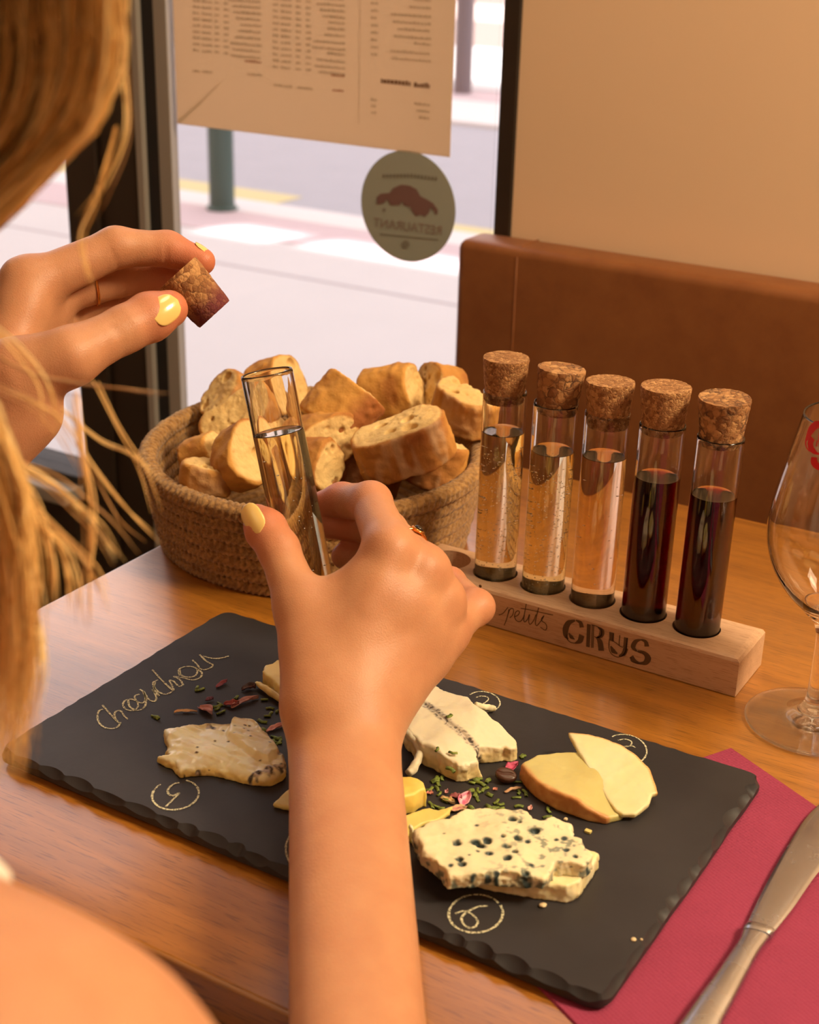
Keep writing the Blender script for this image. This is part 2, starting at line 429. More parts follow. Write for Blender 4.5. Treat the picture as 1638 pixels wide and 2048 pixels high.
M_KERB = plain('pale_kerb', lin(222, 220, 222), .9); M_YELLOW = plain('yellow_line', lin(212, 200, 150), .8); M_PINKP = ground_mat('pink_paving', lin(200, 180, 188), lin(210, 194, 200), 4)
M_BOLL = plain('bollard_green', lin(66, 88, 82), .5); M_FACADE = plain('pink_plaster', lin(226, 208, 204), .9); M_SHUT = plain('grey_shutter', lin(130, 136, 130), .8)
M_BLUE = plain('blue_sign', lin(86, 124, 168), .5); M_POLE = plain('grey_pole', lin(124, 112, 116), .6)
M_FLOOR = wood('dark_floor', lin(52, 36, 24), lin(76, 54, 36), lin(36, 24, 16), .3, .5)
M_CEIL = plain('ceiling_paint', lin(220, 206, 186), .9)
# ------------------------------------------------------------------ the setting
def st(mb, name, mat, parent=None, smooth=False, **k):
    if parent is None: k['kind'] = 'structure'
    return mb.build(name, mat, parent, smooth, **k)
TZ = 0.75
st(MB().box((-2.6, -2.2, -.06), (1.8, 1.14, 0)), 'floor', M_FLOOR)
st(MB().box((-2.6, -2.2, 2.6), (1.8, 1.3, 2.7)), 'ceiling', M_CEIL)
st(MB().box((-2.6, -2.3, 0), (1.8, -2.2, 2.6)), 'wall_front', M_WALL)
st(MB().box((1.8, -2.3, 0), (1.9, 1.3, 2.6)), 'wall_right', M_WALL)
st(MB().box((-2.7, -2.3, 0), (-2.6, 1.3, 2.6)), 'wall_left', M_WALL)
st(MB().box((-.5605, 1.1065, 0), (1.8, 1.3, 2.6)), 'wall_back', M_WALL)
up_ = MB().box((-2.7, 1.14, 2.3), (-.5605, 1.3, 3.375)).box((-16, 1.14, 0), (-2.7, 1.3, 3.375)).box((1.9, 1.14, 0), (8, 1.3, 3.375)).box((-.5605, 1.14, 2.6), (1.9, 1.3, 3.375))
up_.box((-16, 1.27, 3.375), (-4.42, 1.3, 3.63)).box((-4.10, 1.27, 3.375), (-4.0, 1.3, 3.63)).box((-3.32, 1.27, 3.41), (8, 1.3, 3.63)).box((-16, 1.27, 3.63), (8, 1.3, 9.0)).box((-4.0, 1.27, 3.375), (8, 1.3, 3.41))  # unseen tall facade band, slots added to shape sun patches on the pavement
st(up_, 'wall_sun_slots', M_WALL)
GY = 1.10                                            # plane of the shop window
wn = st(MB().box((-.577, GY + .004, 0), (-.5605, GY + .05, 2.3), .002), 'window_1', M_BLACK)
fr = MB(); fr.box((-.9515, GY - .008, 0), (-.937, GY + .003, 2.3), .001); st(fr, 'frame_seal', M_SEAL, wn)
fr = MB(); fr.box((-.937, GY - .008, 0), (-.921, GY + .003, 2.3), .001); fr.box((-.9605, GY - .014, 0), (-.9515, GY + .003, 2.3), .001)
st(fr, 'frame', M_GREY, wn)
fr = MB(); fr.box((-.921, GY - .01, 0), (-.577, GY + .03, .09), .002); fr.box((-.921, GY - .01, 2.24), (-.577, GY + .03, 2.3), .002)
st(fr, 'rail', M_BLACK, wn)
st(MB().box((-.921, GY - .002, .09), (-.577, GY + .002, 2.24)), 'pane', M_PANE, wn)
dr = st(MB().box((-1.058, GY - .012, 0), (-.9605, GY + .03, 2.3), .003).box((-1.05, GY - .018, .02), (-1.01, GY - .012, 2.28), .002), 'door_1', M_BLACK)
st(MB().box((-2.2, GY - .03, 0), (-1.058, GY + .03, .492), .003), 'door_panel', M_BLACK, dr)
st(MB().box((-2.2, GY - .045, .490), (-1.058, GY + .03, .507), .003), 'bottom_rail', M_GREY, dr)
st(MB().box((-2.2, GY - .02, .507), (-1.058, GY + .03, .517), .002), 'glazing_seal', M_SEAL, dr)
st(MB().box((-2.6, GY - .03, 0), (-2.2, GY + .03, 2.3), .003).box((-2.2, GY - .03, 2.24), (-1.058, GY + .03, 2.3), .003), 'jamb', M_BLACK, dr)
st(MB().box((-2.2, GY - .002, .517), (-1.058, GY + .002, 2.24)), 'pane', M_PANE, dr)

# street outside
st(MB().box((-16, 1.14, -.12), (8, 4.36, 0)), 'pavement', M_PAVE)
st(MB().box((-16, 4.04, .0), (8, 4.36, .003)), 'pavement_band', M_PINKP)
st(MB().box((-16, 4.36, -.12), (8, 4.56, .004)), 'kerb', M_KERB)
M_JOINT = plain('paving_joint', lin(176, 168, 176), .9)
for jy in (3.66, 2.4): st(MB().box((-16, jy, 0), (8, jy + .014, .0012)), 'paving_joint', M_JOINT)
st(MB().box((-16, 4.56, -.12), (8, 6.9, -.004)), 'road', M_ROAD)
yl = MB(); yl.box((-5.2, 4.57, -.004), (-3.35, 4.76, -.001)); yl.box((-2.66, 4.57, -.004), (-1.0, 4.68, -.001)); st(yl, 'road_marking', M_YELLOW)
st(MB().box((-16, 6.9, -.12), (8, 7.7, .02), .01), 'far_kerb', M_KERB)
st(MB().box((-16, 7.7, -.12), (8, 8.1, .022)), 'far_pavement_band', M_PINKP)
st(MB().box((-16, 8.1, -.12), (8, 10.6, .03)), 'far_pavement', M_PAVE)
bd = empty('building', (-6, 10.6, 0), label='pale pink building across the street with grey shutters', cat='building')
MB().box((-16, 10.6, 0), (8, 13, 8)).build('facade', M_FACADE, bd)
MB().box((-16, 10.52, 0), (8, 10.6, .22)).build('plinth', plain('brown_plinth', lin(160, 140, 136), .9), bd)
for x in (-11.2, -8.6, -6.05, -3.4, -.8):
    w = MB().box((x, 10.55, .42), (x + 1.0, 10.6, 2.4)).build('window', M_FACADE, bd)
    MB().box((x + .04, 10.5, .46), (x + .48, 10.56, 2.36), .01).build('shutter', M_SHUT, w)
    MB().box((x + .52, 10.5, .46), (x + .96, 10.56, 2.36), .01).build('shutter', M_SHUT, w)

def pole(name, x, y, r, h, mat, label, cat, cap=True):
    e = empty(name, (x, y, 0), label=label, cat=cat)
    MB().lathe([(r * 1.0, 0), (r, .03), (r, h - .05), (r * 1.04, h - .05), (r * 1.04, h - .02), (r * .7, h)], 24, (x, y, 0), True).build('post', mat, e, True)
    MB().lathe([(r * 1.25, 0), (r * 1.25, .012), (r, .02)], 24, (x, y, 0)).build('base_ring', mat, e)
    return e
b = P(428, 424, 0)
pole('bollard', b[0], b[1] + .05, .048, 1.25, M_BOLL, 'dark green street bollard on the pavement below the menu sheet', 'bollard')
b = P(925, 183, 0.03); x, y = b[0], b[1]
e = pole('street_pole', x, y, .055, 2.6, M_POLE, 'grey street pole with a blue sleeve on the far pavement', 'pole')
MB().lathe([(.062, .78), (.064, .8), (.064, 1.9), (.058, 1.92)], 24, (x, y, 0)).build('sleeve', M_BLUE, e, True, label='blue sleeve around the pole')
b = P(338, 95, .03)
pole('street_pole', b[0], b[1], .05, 1.1, M_BOLL, 'dark post on the far pavement at the left edge of the window', 'pole')

# ------------------------------------------------------------------ furniture
tb = empty('table', (.2, .58, 0), label='oak dining table with a satin top standing by the window', cat='table')
X0, X1, Y0, Y1 = -.5295, 1.0, .3225, .8425
bm = MB().box((X0, Y0, TZ - .020), (X1, Y1, TZ), .0022)
sharp(bm.build('table_top', M_TABLE, tb, True), 50)
ap = MB().box((X0 + .06, Y0 + .05, TZ - .09), (X1 - .06, Y0 + .07, TZ - .021)).box((X0 + .06, Y1 - .07, TZ - .09), (X1 - .06, Y1 - .05, TZ - .021))
ap.build('apron', M_TABLE, tb)
for x in (X0 + .06, X1 - .11):
    for y in (Y0 + .04, Y1 - .09): MB().box((x, y, 0), (x + .05, y + .05, TZ - .02), .003).build('leg', M_TABLE, tb)

bn = empty('bench', (.3, 1.0, 0), label='tan leatherette wall bench with a low padded back behind the table', cat='bench')
def pad(lo, hi, r): return MB().box(lo, hi, r)
MB().tube([(-.5315, 1.0622, .46), (-.5315, 1.0622, .8375), (-.5315, 1.070, .8454), (-.5315, 1.10, .8454)], .0009, 8).build('seam_piping', M_LEATHER, bn, True)
sharp(pad((-.589, 1.062, .40), (1.79, 1.105, .8455), .008).build('back_panel', M_LEATHER, bn, True), 60)
sharp(pad((-.589, .90, .38), (1.79, 1.062, .46), .015).build('seat_cushion', M_LEATHER, bn, True), 60)
MB().box((-.59, .92, 0), (1.79, 1.104, .379)).build('base', M_BLACK, bn)

ch = empty('chair', (-.36, .0, 0), label='dark wooden chair under the woman at the table', cat='chair')
MB().box((-.56, -.19, .40), (-.16, .20, .435), .01).build('seat', M_FLOOR, ch)
MB().box((-.56, -.23, .55), (-.16, -.20, .88), .01).build('backrest', M_FLOOR, ch)
for x in (-.555, -.2):
    for y, h in ((-.225, .88), (.16, .40)): MB().box((x, y, 0), (x + .035, y + .035, h), .003).build('leg', M_FLOOR, ch)

# menu sheet and sticker on the glass
yy = GY - .0045
ml, mr, mz = PY(355, 247, yy)[0], PY(900, 308, yy)[0], .906
mn = empty('menu_sheet', ((ml + mr) / 2, yy, mz + .21), label='large cream menu sheet taped inside the window, seen from behind', cat='menu')
MB().box((ml, yy - .0004, mz), (mr, yy + .0004, mz + .42)).build('sheet', M_PAPER, mn)
rg = random.Random(4)
def px2m(px, py): q = PY(px, py, yy - .0006); return q[0], q[2]
def line_bar(mb, px0, px1, py, hh=.0021):
    x0, z0 = px2m(px0, py); x1, _ = px2m(px1, py); x = x0
    while x < x1 - .001:
        w = min(rg.uniform(.0012, .0034), x1 - x); h = hh * rg.uniform(.7, 1.1)
        mb.add([(x, yy - .0007, z0), (x + w, yy - .0007, z0), (x + w, yy - .0007, z0 + h), (x, yy - .0007, z0 + h)], [(0, 1, 2, 3)]); x += w + .0006
ink, inkd, inkr = MB(), MB(), MB()
def dy(px): return (px - 440) * .10                   # lines sink to the right in perspective
for i in range(-24, 9):
    y = 8 + i * 12.4
    if i in (-6, -14): continue
    line_bar(ink, 470 + rg.randint(-20, 12), 523, y + dy(500)); line_bar(ink, 386, 400, y + dy(390)); line_bar(ink, 404, 424, y + dy(410)); line_bar(ink, 430, 438, y + dy(430)); line_bar(ink, 448, 458, y + dy(450))
for i in range(-24, 11):
    y = 0 + i * 12.4
    if i in (-5, -13): continue
    line_bar(ink, 632 + rg.randint(-8, 28), 690, y + dy(660)); line_bar(ink, 546, 558, y + dy(550)); line_bar(ink, 562, 583, y + dy(570)); line_bar(ink, 592, 602, y + dy(600)); line_bar(ink, 612, 622, y + dy(615))
for i in range(-22, 8):
    y = -22 + i * 14.6
    line_bar(ink, 790 + rg.randint(-15, 38), 862, y + dy(820)); line_bar(ink, 742, 756, y + dy(745))
line_bar(inkr, 490, 522, 124); line_bar(ink, 495, 524, 150); line_bar(ink, 386, 400, 144); line_bar(ink, 405, 425, 145)
line_bar(inkr, 662, 692, 152); line_bar(inkr, 665, 690, 182); line_bar(ink, 548, 585, 172); line_bar(ink, 594, 625, 177)
line_bar(inkd, 762, 822, 166, .004); line_bar(inkd, 828, 860, 174, .004)
for i in range(3): line_bar(ink, 742, 754, 201 + i * 13); line_bar(ink, 828 + i * 5, 861, 209 + i * 14)
x0, z0 = px2m(717, 248)
ink.add([(x0, yy - .0007, z0), (x0 + .0006, yy - .0007, z0), (x0 + .0006, yy - .0007, z0 + .3), (x0, yy - .0007, z0 + .3)], [(0, 1, 2, 3)])
ink.build('printed_lines', M_INK, mn, kind='stuff'); inkd.build('printed_heading', M_INKD, mn); inkr.build('printed_prices', M_INKR, mn, kind='stuff')
cr = [px2m(357, 244), px2m(395, 210), px2m(440, 166)]
MB().ribbon([(x, yy - .0008, z) for x, z in cr], [.004, .003, .001], (0, -1, 0)).build('crease', plain('paper_crease', lin(236, 214, 188), .8), mn)

sc = PY(815, 413.5, yy); R = .0485
sk = empty('window_sticker', sc, label='round sticker with a dark red animal emblem on the window glass', cat='sticker')
mb = MB(); n = 64; a = np.arange(n) * 2 * math.pi / n
v = [(sc[0] + R * math.cos(t), yy + s, sc[2] + R * math.sin(t)) for s in (-.0003, .0003) for t in a]
mb.add(v, [tuple(range(n)), tuple(range(2 * n - 1, n - 1, -1))] + [(i, i + n, (i + 1) % n + n, (i + 1) % n) for i in range(n)])
mb.build('disc', M_STICK, sk)
def onst(u, v_): q = PY(710 + u / 7.8, 300 + v_ / 7.8, yy - .0006); return (q[0], yy - .0007, q[2])
em = [(340, 850), (345, 730), (400, 680), (540, 670), (600, 590), (720, 540), (850, 555), (960, 610), (1020, 720), (1120, 770), (1220, 830), (1290, 930), (1290, 1000), (1255, 1000), (1240, 950), (1180, 900), (1150, 990), (1090, 1040), (1020, 1010), (950, 1035), (900, 960), (860, 890), (760, 860), (740, 800), (700, 860), (560, 860), (500, 770), (450, 830)]
c_ = [onst(*q) for q in em]
MB().add(c_, [tuple(range(len(c_)))]).build('emblem', M_STRED, sk, label='dark red animal emblem')
mb = MB(); rg = random.Random(9)
def flat_text(body, size, mat, name, parent, origin, ex, ey, lift):
    cu = bpy.data.curves.new('t', 'FONT'); cu.body = body; cu.size = size; cu.align_x = 'CENTER'
    to = bpy.data.objects.new('t', cu); COL.objects.link(to)
    me = bpy.data.meshes.new_from_object(to.evaluated_get(bpy.context.evaluated_depsgraph_get())); bpy.data.objects.remove(to)
    co = np.zeros(len(me.vertices) * 3); me.vertices.foreach_get('co', co); co = co.reshape(-1, 3)
    w = np.array(origin) + co[:, :1] * np.array(ex) + co[:, 1:2] * np.array(ey) + np.array(lift)
    me.vertices.foreach_set('co', w.astype(np.float32).ravel()); me.update()
    return obj(name, me, mat, parent)
bpy.context.view_layer.update()
q = onst(820, 1260); flat_text('RESTAURANT', .0115, M_STTX, 'lettering', sk, q, (-1, 0, -.02), (0, 0, 1), (0, 0, 0))
for u0, u1, w_ in ((430, 1300, 430),):                # faint arched line of print above the emblem, too blurred to read
    for i in range(16):
        u = u0 + (u1 - u0) * i / 16; q0 = onst(u, 400 + abs(i - 8) * 4 + i * 3); q1 = onst(u + 34, 400 + abs(i - 8) * 4 + i * 3)
        mb.add([q0, q1, (q1[0], q1[1], q1[2] + .003), (q0[0], q0[1], q0[2] + .003)], [(0, 1, 2, 3)])
for u, v_, r in ((455, 935, 28), (790, 1470, 62)):
    k = 14; mb.add([onst(u + r * math.cos(t), v_ + r * math.sin(t)) for t in np.arange(k) * 2 * math.pi / k], [tuple(range(k))])
p0, p1 = onst(390, 1310), onst(1300, 1400); mb.ribbon([p0, p1], .001, (0, -1, 0))
mb.build('small_print', M_STDK, sk, kind='stuff')
# ------------------------------------------------------------------ slate board
SZ = TZ + .008
cor = [P(-12.7, 1498, SZ), P(1210, 2006, SZ), P(1532, 1550, SZ), P(449, 1217, SZ)]
def round_poly(c, r, step=.0012):
    out = []
    n = len(c); c = [np.array(q[:2]) for q in c]
    for i in range(n):
        a, b, d = c[i - 1], c[i], c[(i + 1) % n]; u, w = nrm(a - b), nrm(d - b); rr = r[i]
        p0, p1 = b + u * rr, b + w * rr
        for t in np.linspace(0, 1, max(4, int(rr * 1.6 / step))): out.append((1 - t) ** 2 * p0 + 2 * t * (1 - t) * b + t * t * p1)
        nx = d + nrm(b - d) * r[(i + 1) % n]; L = np.linalg.norm(nx - p1)
        for t in np.arange(step, L - step / 2, step): out.append(p1 + (nx - p1) * t / L)
    return np.array(out)
ol = round_poly(cor, [.009, .009, .008, .008]); n = len(ol)
tg = np.roll(ol, -1, 0) - np.roll(ol, 1, 0); nr = np.stack([-tg[:, 1], tg[:, 0]], 1); nr /= np.linalg.norm(nr, axis=1)[:, None]
if ((ol.mean(0) - ol) * nr).sum(1).mean() < 0: nr = -nr           # inward
ins = np.zeros(n); dep_ = np.zeros(n); i = 0; rr = random.Random(12)
while i < n:
    L = rr.randint(7, 15); A = rr.uniform(.0012, .0036); B_ = rr.uniform(.5, 1.2)
    for k in range(L):
        if i + k < n: t = (k + .5) / L; ins[i + k] = A * math.sin(math.pi * t) ** .7; dep_[i + k] = B_ * math.sin(math.pi * t)
    i += L
n3 = lambda a, z: [(p[0], p[1], zz) for p, zz in zip(a, z)]
_e = [poly_sdf(ol, np.array([cor[a][:2], cor[b][:2], cor[b][:2] + 1e-6])) for a, b in ((0, 1), (1, 2), (2, 3), (3, 0))]
rough_ = np.where(np.minimum(np.abs(_e[0]), np.abs(_e[1])) < np.minimum(np.abs(_e[2]), np.abs(_e[3])), 1.0, .22); ins *= rough_
wob = np.array([vnoise(np.array([[p[0], p[1], 0]]), 60, 5)[0] for p in ol]) * .0006
r0 = n3(ol + nr * (.0012 + ins + np.abs(wob))[:, None], np.full(n, SZ))
r1 = n3(ol + nr * (.0009 + ins * .75)[:, None], SZ - .0005 - dep_ * .0016)
r2 = n3(ol + nr * (.0002 + wob + ins * .15)[:, None], SZ - .0016 - dep_ * .0022)
r3 = n3(ol + nr * (.0004 + wob)[:, None], np.full(n, TZ + .0028)); r4 = n3(ol + nr * .002, np.full(n, TZ + .0010))
v = r0 + r1 + r2 + r3 + r4; f = [tuple(range(n))]
for k in range(4): f += [(k * n + i, (k + 1) * n + i, (k + 1) * n + (i + 1) % n, k * n + (i + 1) % n) for i in range(n)]
f.append(tuple(range(5 * n - 1, 4 * n - 1, -1)))
sl = empty('slate_board', (-.29, .47, TZ), label='black slate cheese board with chipped edges and chalk writing', cat='board')
me = mesh('slab', v, f, True); so = obj('slab', me, M_SLATE, sl); bmx = bmesh.new(); bmx.from_mesh(me); bmesh.ops.recalc_face_normals(bmx, faces=bmx.faces[:]); bmx.to_mesh(me); bmx.free(); sharp(so, 28)

# chalk writing: strokes on the slate
def chalk(strokes, name, w=.0011):
    mb = MB()
    for s_ in strokes:
        pts = np.array([P(x, y, SZ) for x, y in s_]); pts = spline(pts, 7) if len(pts) > 2 else spline(pts, 7)
        wv = w * (1 + .35 * vnoise(pts, 900, 2)); mb.ribbon(pts, wv, (0, 0, 1), .00025)
    return mb.build(name, M_CHALK, so)
C4 = lambda L: [[(x / 2.5594, 1180 + y / 2.5594) for x, y in s] for s in L]
chalk(C4([
    [(528, 612), (508, 620), (499, 648), (508, 682), (535, 705), (575, 711), (605, 700), (617, 678)],
    [(524, 591), (560, 632), (592, 666), (617, 688)], [(592, 666), (586, 640), (596, 622), (618, 622), (636, 646), (655, 664)],
    [(672, 560), (640, 568), (630, 592), (648, 614), (684, 618), (706, 598), (700, 572), (672, 560)],
    [(655, 560), (665, 600), (705, 618), (740, 600), (748, 560), (735, 530)],
    [(715, 535), (690, 545), (700, 570), (730, 580), (745, 560), (735, 525), (715, 510)],
    [(735, 520), (760, 560), (790, 572), (800, 550), (780, 510), (795, 530), (815, 545)],
    [(815, 545), (790, 505), (785, 475), (808, 462)],
    [(795, 470), (790, 500), (815, 525), (850, 535), (885, 520)],
    [(780, 410), (830, 465), (885, 515), (880, 490), (868, 465), (890, 470), (915, 495), (938, 488)],
    [(938, 488), (920, 460), (890, 445), (930, 450), (985, 462), (1025, 450), (1033, 425), (1005, 405)],
    [(920, 440), (915, 410), (945, 395), (985, 395), (1010, 410), (1000, 440), (960, 448), (925, 435), (920, 410)],
    [(985, 360), (1010, 385), (1025, 405), (1050, 410), (1085, 395), (1090, 380)],
    [(1022, 333), (1055, 365), (1090, 385)],
    [(1040, 340), (1075, 350), (1120, 352), (1172, 340)]]), 'chalk_word', .0009)
def ring(cx, cy, rx, ry, a0, a1, rot=0, n=20):
    out = []
    for t in np.radians(np.linspace(a0, a1, n)):
        x, y = rx * math.cos(t), ry * math.sin(t); r = math.radians(rot); out.append((cx + x * math.cos(r) - y * math.sin(r), cy + x * math.sin(r) + y * math.cos(r)))
    return out
C5 = lambda L: [[(520 + x / 1.9976, 1300 + y / 1.9976) for x, y in s] for s in L]
chalk([ring(351, 1591, 47, 30, 215, 560 - 215 + 0, -8)[:0] or ring(351, 1590, 47, 30, -58, 235, -8)] + C4([[(918, 988), (890, 995), (862, 1020), (862, 1045), (885, 1055), (918, 1042), (880, 1080), (848, 1112)]]), 'chalk_number_five', .0009)
chalk(C5([ring(862, 1055, 108, 76, -22, 330, -3), [(910, 1024), (870, 1028), (825, 1050), (805, 1075), (820, 1105), (850, 1112), (870, 1090), (850, 1060), (815, 1045), (780, 1055)]]), 'chalk_number_six', .0009)
chalk(C5([ring(893, 208, 66, 40, -150, 120, 8), [(862, 192), (880, 186), (905, 188), (912, 200), (890, 218), (868, 228)]]), 'chalk_number_two', .0007)
chalk(C5([ring(1462, 398, 84, 58, -140, 70, 12), [(1430, 362), (1460, 358), (1484, 368), (1478, 385), (1450, 388), (1485, 385), (1500, 392)]]), 'chalk_number_three', .0007)
chalk([ring(604, 1702, 32, 40, 130, 250, -12)], 'chalk_number_four', .0008)

# ------------------------------------------------------------------ napkin and knife
d_, n_ = np.array([.8870, -.4617]), np.array([.4617, .8870])
nap = []
for s_, t_ in ((-.41, .2614), (-.12, .2614), (-.12, .434), (-.41, .434)): nap.append(d_ * s_ + n_ * t_)
nb = empty('napkin', (*np.mean(nap, 0), TZ), label='folded burgundy paper napkin under the right end of the slate board', cat='napkin')
bm = bmesh.new(); K = 24
for lay, z in enumerate((TZ + .0002, TZ + .0006)):
    ix = .0006 * lay
    g = [[bm.verts.new((*(d_ * (-.41 + ix + (.29 - 2 * ix) * i / K) + n_ * (.2614 + ix + (.1726 - 2 * ix) * j / K)), z + (.0003 if lay else 0) * (1 + vnoise(np.array([[i * 1.0, j * 1.0, 0]]), .33)[0]))) for j in range(K + 1)] for i in range(K + 1)]
    for i in range(K):
        for j in range(K): bm.faces.new((g[i][j], g[i + 1][j], g[i + 1][j + 1], g[i][j + 1]))
    rim = [g[i][0] for i in range(K)] + [g[K][j] for j in range(K)] + [g[i][K] for i in range(K, 0, -1)] + [g[0][j] for j in range(K, 0, -1)]
    if lay == 0: rim0 = rim
    else:
        for i in range(len(rim)): bm.faces.new((rim0[i], rim0[(i + 1) % len(rim)], rim[(i + 1) % len(rim)], rim[i]))
bmesh.ops.recalc_face_normals(bm, faces=bm.faces[:]); me = bpy.data.meshes.new('sheet'); bm.to_mesh(me); bm.free()
obj('sheet', me, M_NAPKIN, nb)

def blade_loft(name, L, R, zc, th, mat, parent, pw=2.0, n=16):
    """closed solid between a left and a right edge, lens-shaped across"""
    L = spline(L, 6); R = spline(R, 6); m = min(len(L), len(R)); mb = MB(); v = []
    th = np.interp(np.linspace(0, 1, m), np.linspace(0, 1, len(th)), th); zc = np.interp(np.linspace(0, 1, m), np.linspace(0, 1, len(zc)), zc)
    for i in range(m):
        c, hw = (L[i] + R[i]) / 2, (R[i] - L[i]) / 2
        for k in range(n):
            a = 2 * math.pi * k / n; ca, sa = math.cos(a), math.sin(a)
            x = math.copysign(abs(ca) ** (2 / pw), ca); z = math.copysign(abs(sa) ** (2 / pw), sa)
            q = c + hw * x; v.append((q[0], q[1], zc[i] + th[i] / 2 * z))
    f = [(i * n + k, i * n + (k + 1) % n, (i + 1) * n + (k + 1) % n, (i + 1) * n + k) for i in range(m - 1) for k in range(n)]
    f += [tuple(range(n))[::-1], tuple(range((m - 1) * n, m * n))]
    me = mesh(name, v, f, True); return sharp(obj(name, me, mat, parent), 40)
kz = TZ + .0040; K3 = lambda pts, z=kz: [P(x, y, z) for x, y in pts]
kn = empty('table_knife', P(1510, 1870, TZ), label='stainless steel table knife lying on the burgundy napkin', cat='knife')
blade_loft('blade', K3([(1712, 1560), (1660, 1590), (1612, 1634), (1562, 1712), (1522, 1785), (1493, 1846)]), K3([(1716, 1566), (1712, 1640), (1682, 1696), (1634, 1746), (1588, 1812), (1549, 1862)]), [kz - .0006] * 2, [.0012, .0019], M_STEEL, kn, 2.6)
blade_loft('bolster', K3([(1494, 1845), (1490, 1850), (1486, 1856), (1484, 1862)]), K3([(1549, 1861), (1550, 1866), (1547, 1871), (1541, 1876)]), [kz] * 4, [.0030, .0048, .0052, .0048], M_STEEL, kn, 3)
blade_loft('handle', K3([(1484, 1861), (1473, 1887), (1428, 1952), (1392, 2000), (1356, 2050), (1318, 2105), (1300, 2150), (1320, 2172)]), K3([(1541, 1874), (1514, 1914), (1476, 1988), (1460, 2018), (1444, 2050), (1420, 2110), (1390, 2165), (1350, 2178)]), [kz] * 8, [.0044, .0050, .0056, .0058, .006, .006, .005, .003], M_STEEL, kn, 2.3)

# ------------------------------------------------------------------ wooden rack and tubes
RX0, RX1, RY0, RY1, RZ = -.3715, -.1777, .6206, .6600, TZ + .0212
TX = [-.3532, -.3240, -.2950, -.2660, -.2371, -.2079]; TY, TR = .6415, .01145
rk = empty('tube_rack', ((RX0 + RX1) / 2, TY, TZ), label='pale beech rack with six holes and burnt lettering, holding wine tubes', cat='rack')
def rack_mesh():
    bm = bmesh.new(); n = 40; hr = TR + .0008; zb = TZ + .006; c = .0022
    # top face with holes: one strip per hole
    ce = .0040; xs = [RX0 + c] + [(TX[i] + TX[i + 1]) / 2 for i in range(5)] + [RX1 - ce]
    ya, yb = RY0 + c, RY1 - c; VZ = {}
    def vt(x, y, z):
        k = (round(x, 6), round(y, 6), round(z, 6))
        if k not in VZ: VZ[k] = bm.verts.new((x, y, z))
        return VZ[k]
    for i, cx in enumerate(TX):
        a, b = xs[i], xs[i + 1]; ring_, out, bot = [], [], []
        for k in range(n):
            t = 2 * math.pi * k / n; ring_.append(vt(cx + hr * math.cos(t), TY + hr * math.sin(t), RZ)); bot.append(vt(cx + hr * math.cos(t), TY + hr * math.sin(t), zb))
            dx, dy_ = math.cos(t), math.sin(t); s_ = min(((b - cx) / dx if dx > 0 else (a - cx) / dx) if abs(dx) > 1e-9 else 9, ((yb - TY) / dy_ if dy_ > 0 else (ya - TY) / dy_) if abs(dy_) > 1e-9 else 9)
            out.append((cx + dx * s_, TY + dy_ * s_))
        ov = [vt(x, y, RZ) for x, y in out]
        for k in range(n):
            k2 = (k + 1) % n; poly = [ring_[k], ov[k], ov[k2], ring_[k2]]
            (x0, y0), (x1, y1) = out[k], out[k2]
            if abs(x0 - x1) > 1e-7 and abs(y0 - y1) > 1e-7:      # the strip's corner lies between
                cxn = a if min(abs(x0 - a), abs(x1 - a)) < 1e-6 else b; cyn = ya if min(abs(y0 - ya), abs(y1 - ya)) < 1e-6 else yb
                poly = [ring_[k], ov[k], vt(cxn, cyn, RZ), ov[k2], ring_[k2]]
            bm.faces.new(poly); bm.faces.new([ring_[k], ring_[k2], bot[k2], bot[k]])
        bm.faces.new(bot[::-1])
    bmesh.ops.remove_doubles(bm, verts=bm.verts[:], dist=1e-6)
    bd_ = [e for e in bm.edges if len(e.link_faces) == 1]
    loop = sorted({v_ for e in bd_ for v_ in e.verts}, key=lambda q: math.atan2((q.co.y - TY) / .02, (q.co.x - (RX0 + RX1) / 2) / .1))
    def push(v_, o, z): 
        x, y = v_.co.x, v_.co.y
        if abs(x - (RX0 + c)) < 1e-5: x -= o
        if abs(x - (RX1 - ce)) < 1e-5: x += o * ce / c
        if abs(y - ya) < 1e-5: y -= o
        if abs(y - yb) < 1e-5: y += o
        return bm.verts.new((x, y, z))
    m = len(loop); l1 = [push(v_, c * .7, RZ - c * .3) for v_ in loop]; l2 = [push(v_, c, RZ - c) for v_ in loop]; l3 = [push(v_, c, TZ + .0003) for v_ in loop]
    for A, B in ((loop, l1), (l1, l2), (l2, l3)):
        for i in range(m): bm.faces.new([A[i], A[(i + 1) % m], B[(i + 1) % m], B[i]])
    bm.faces.new(l3)
    bmesh.ops.recalc_face_normals(bm, faces=bm.faces[:]); me = bpy.data.meshes.new('block'); bm.to_mesh(me); bm.free(); return me
blk = obj('block', rack_mesh(), M_RACK, rk)

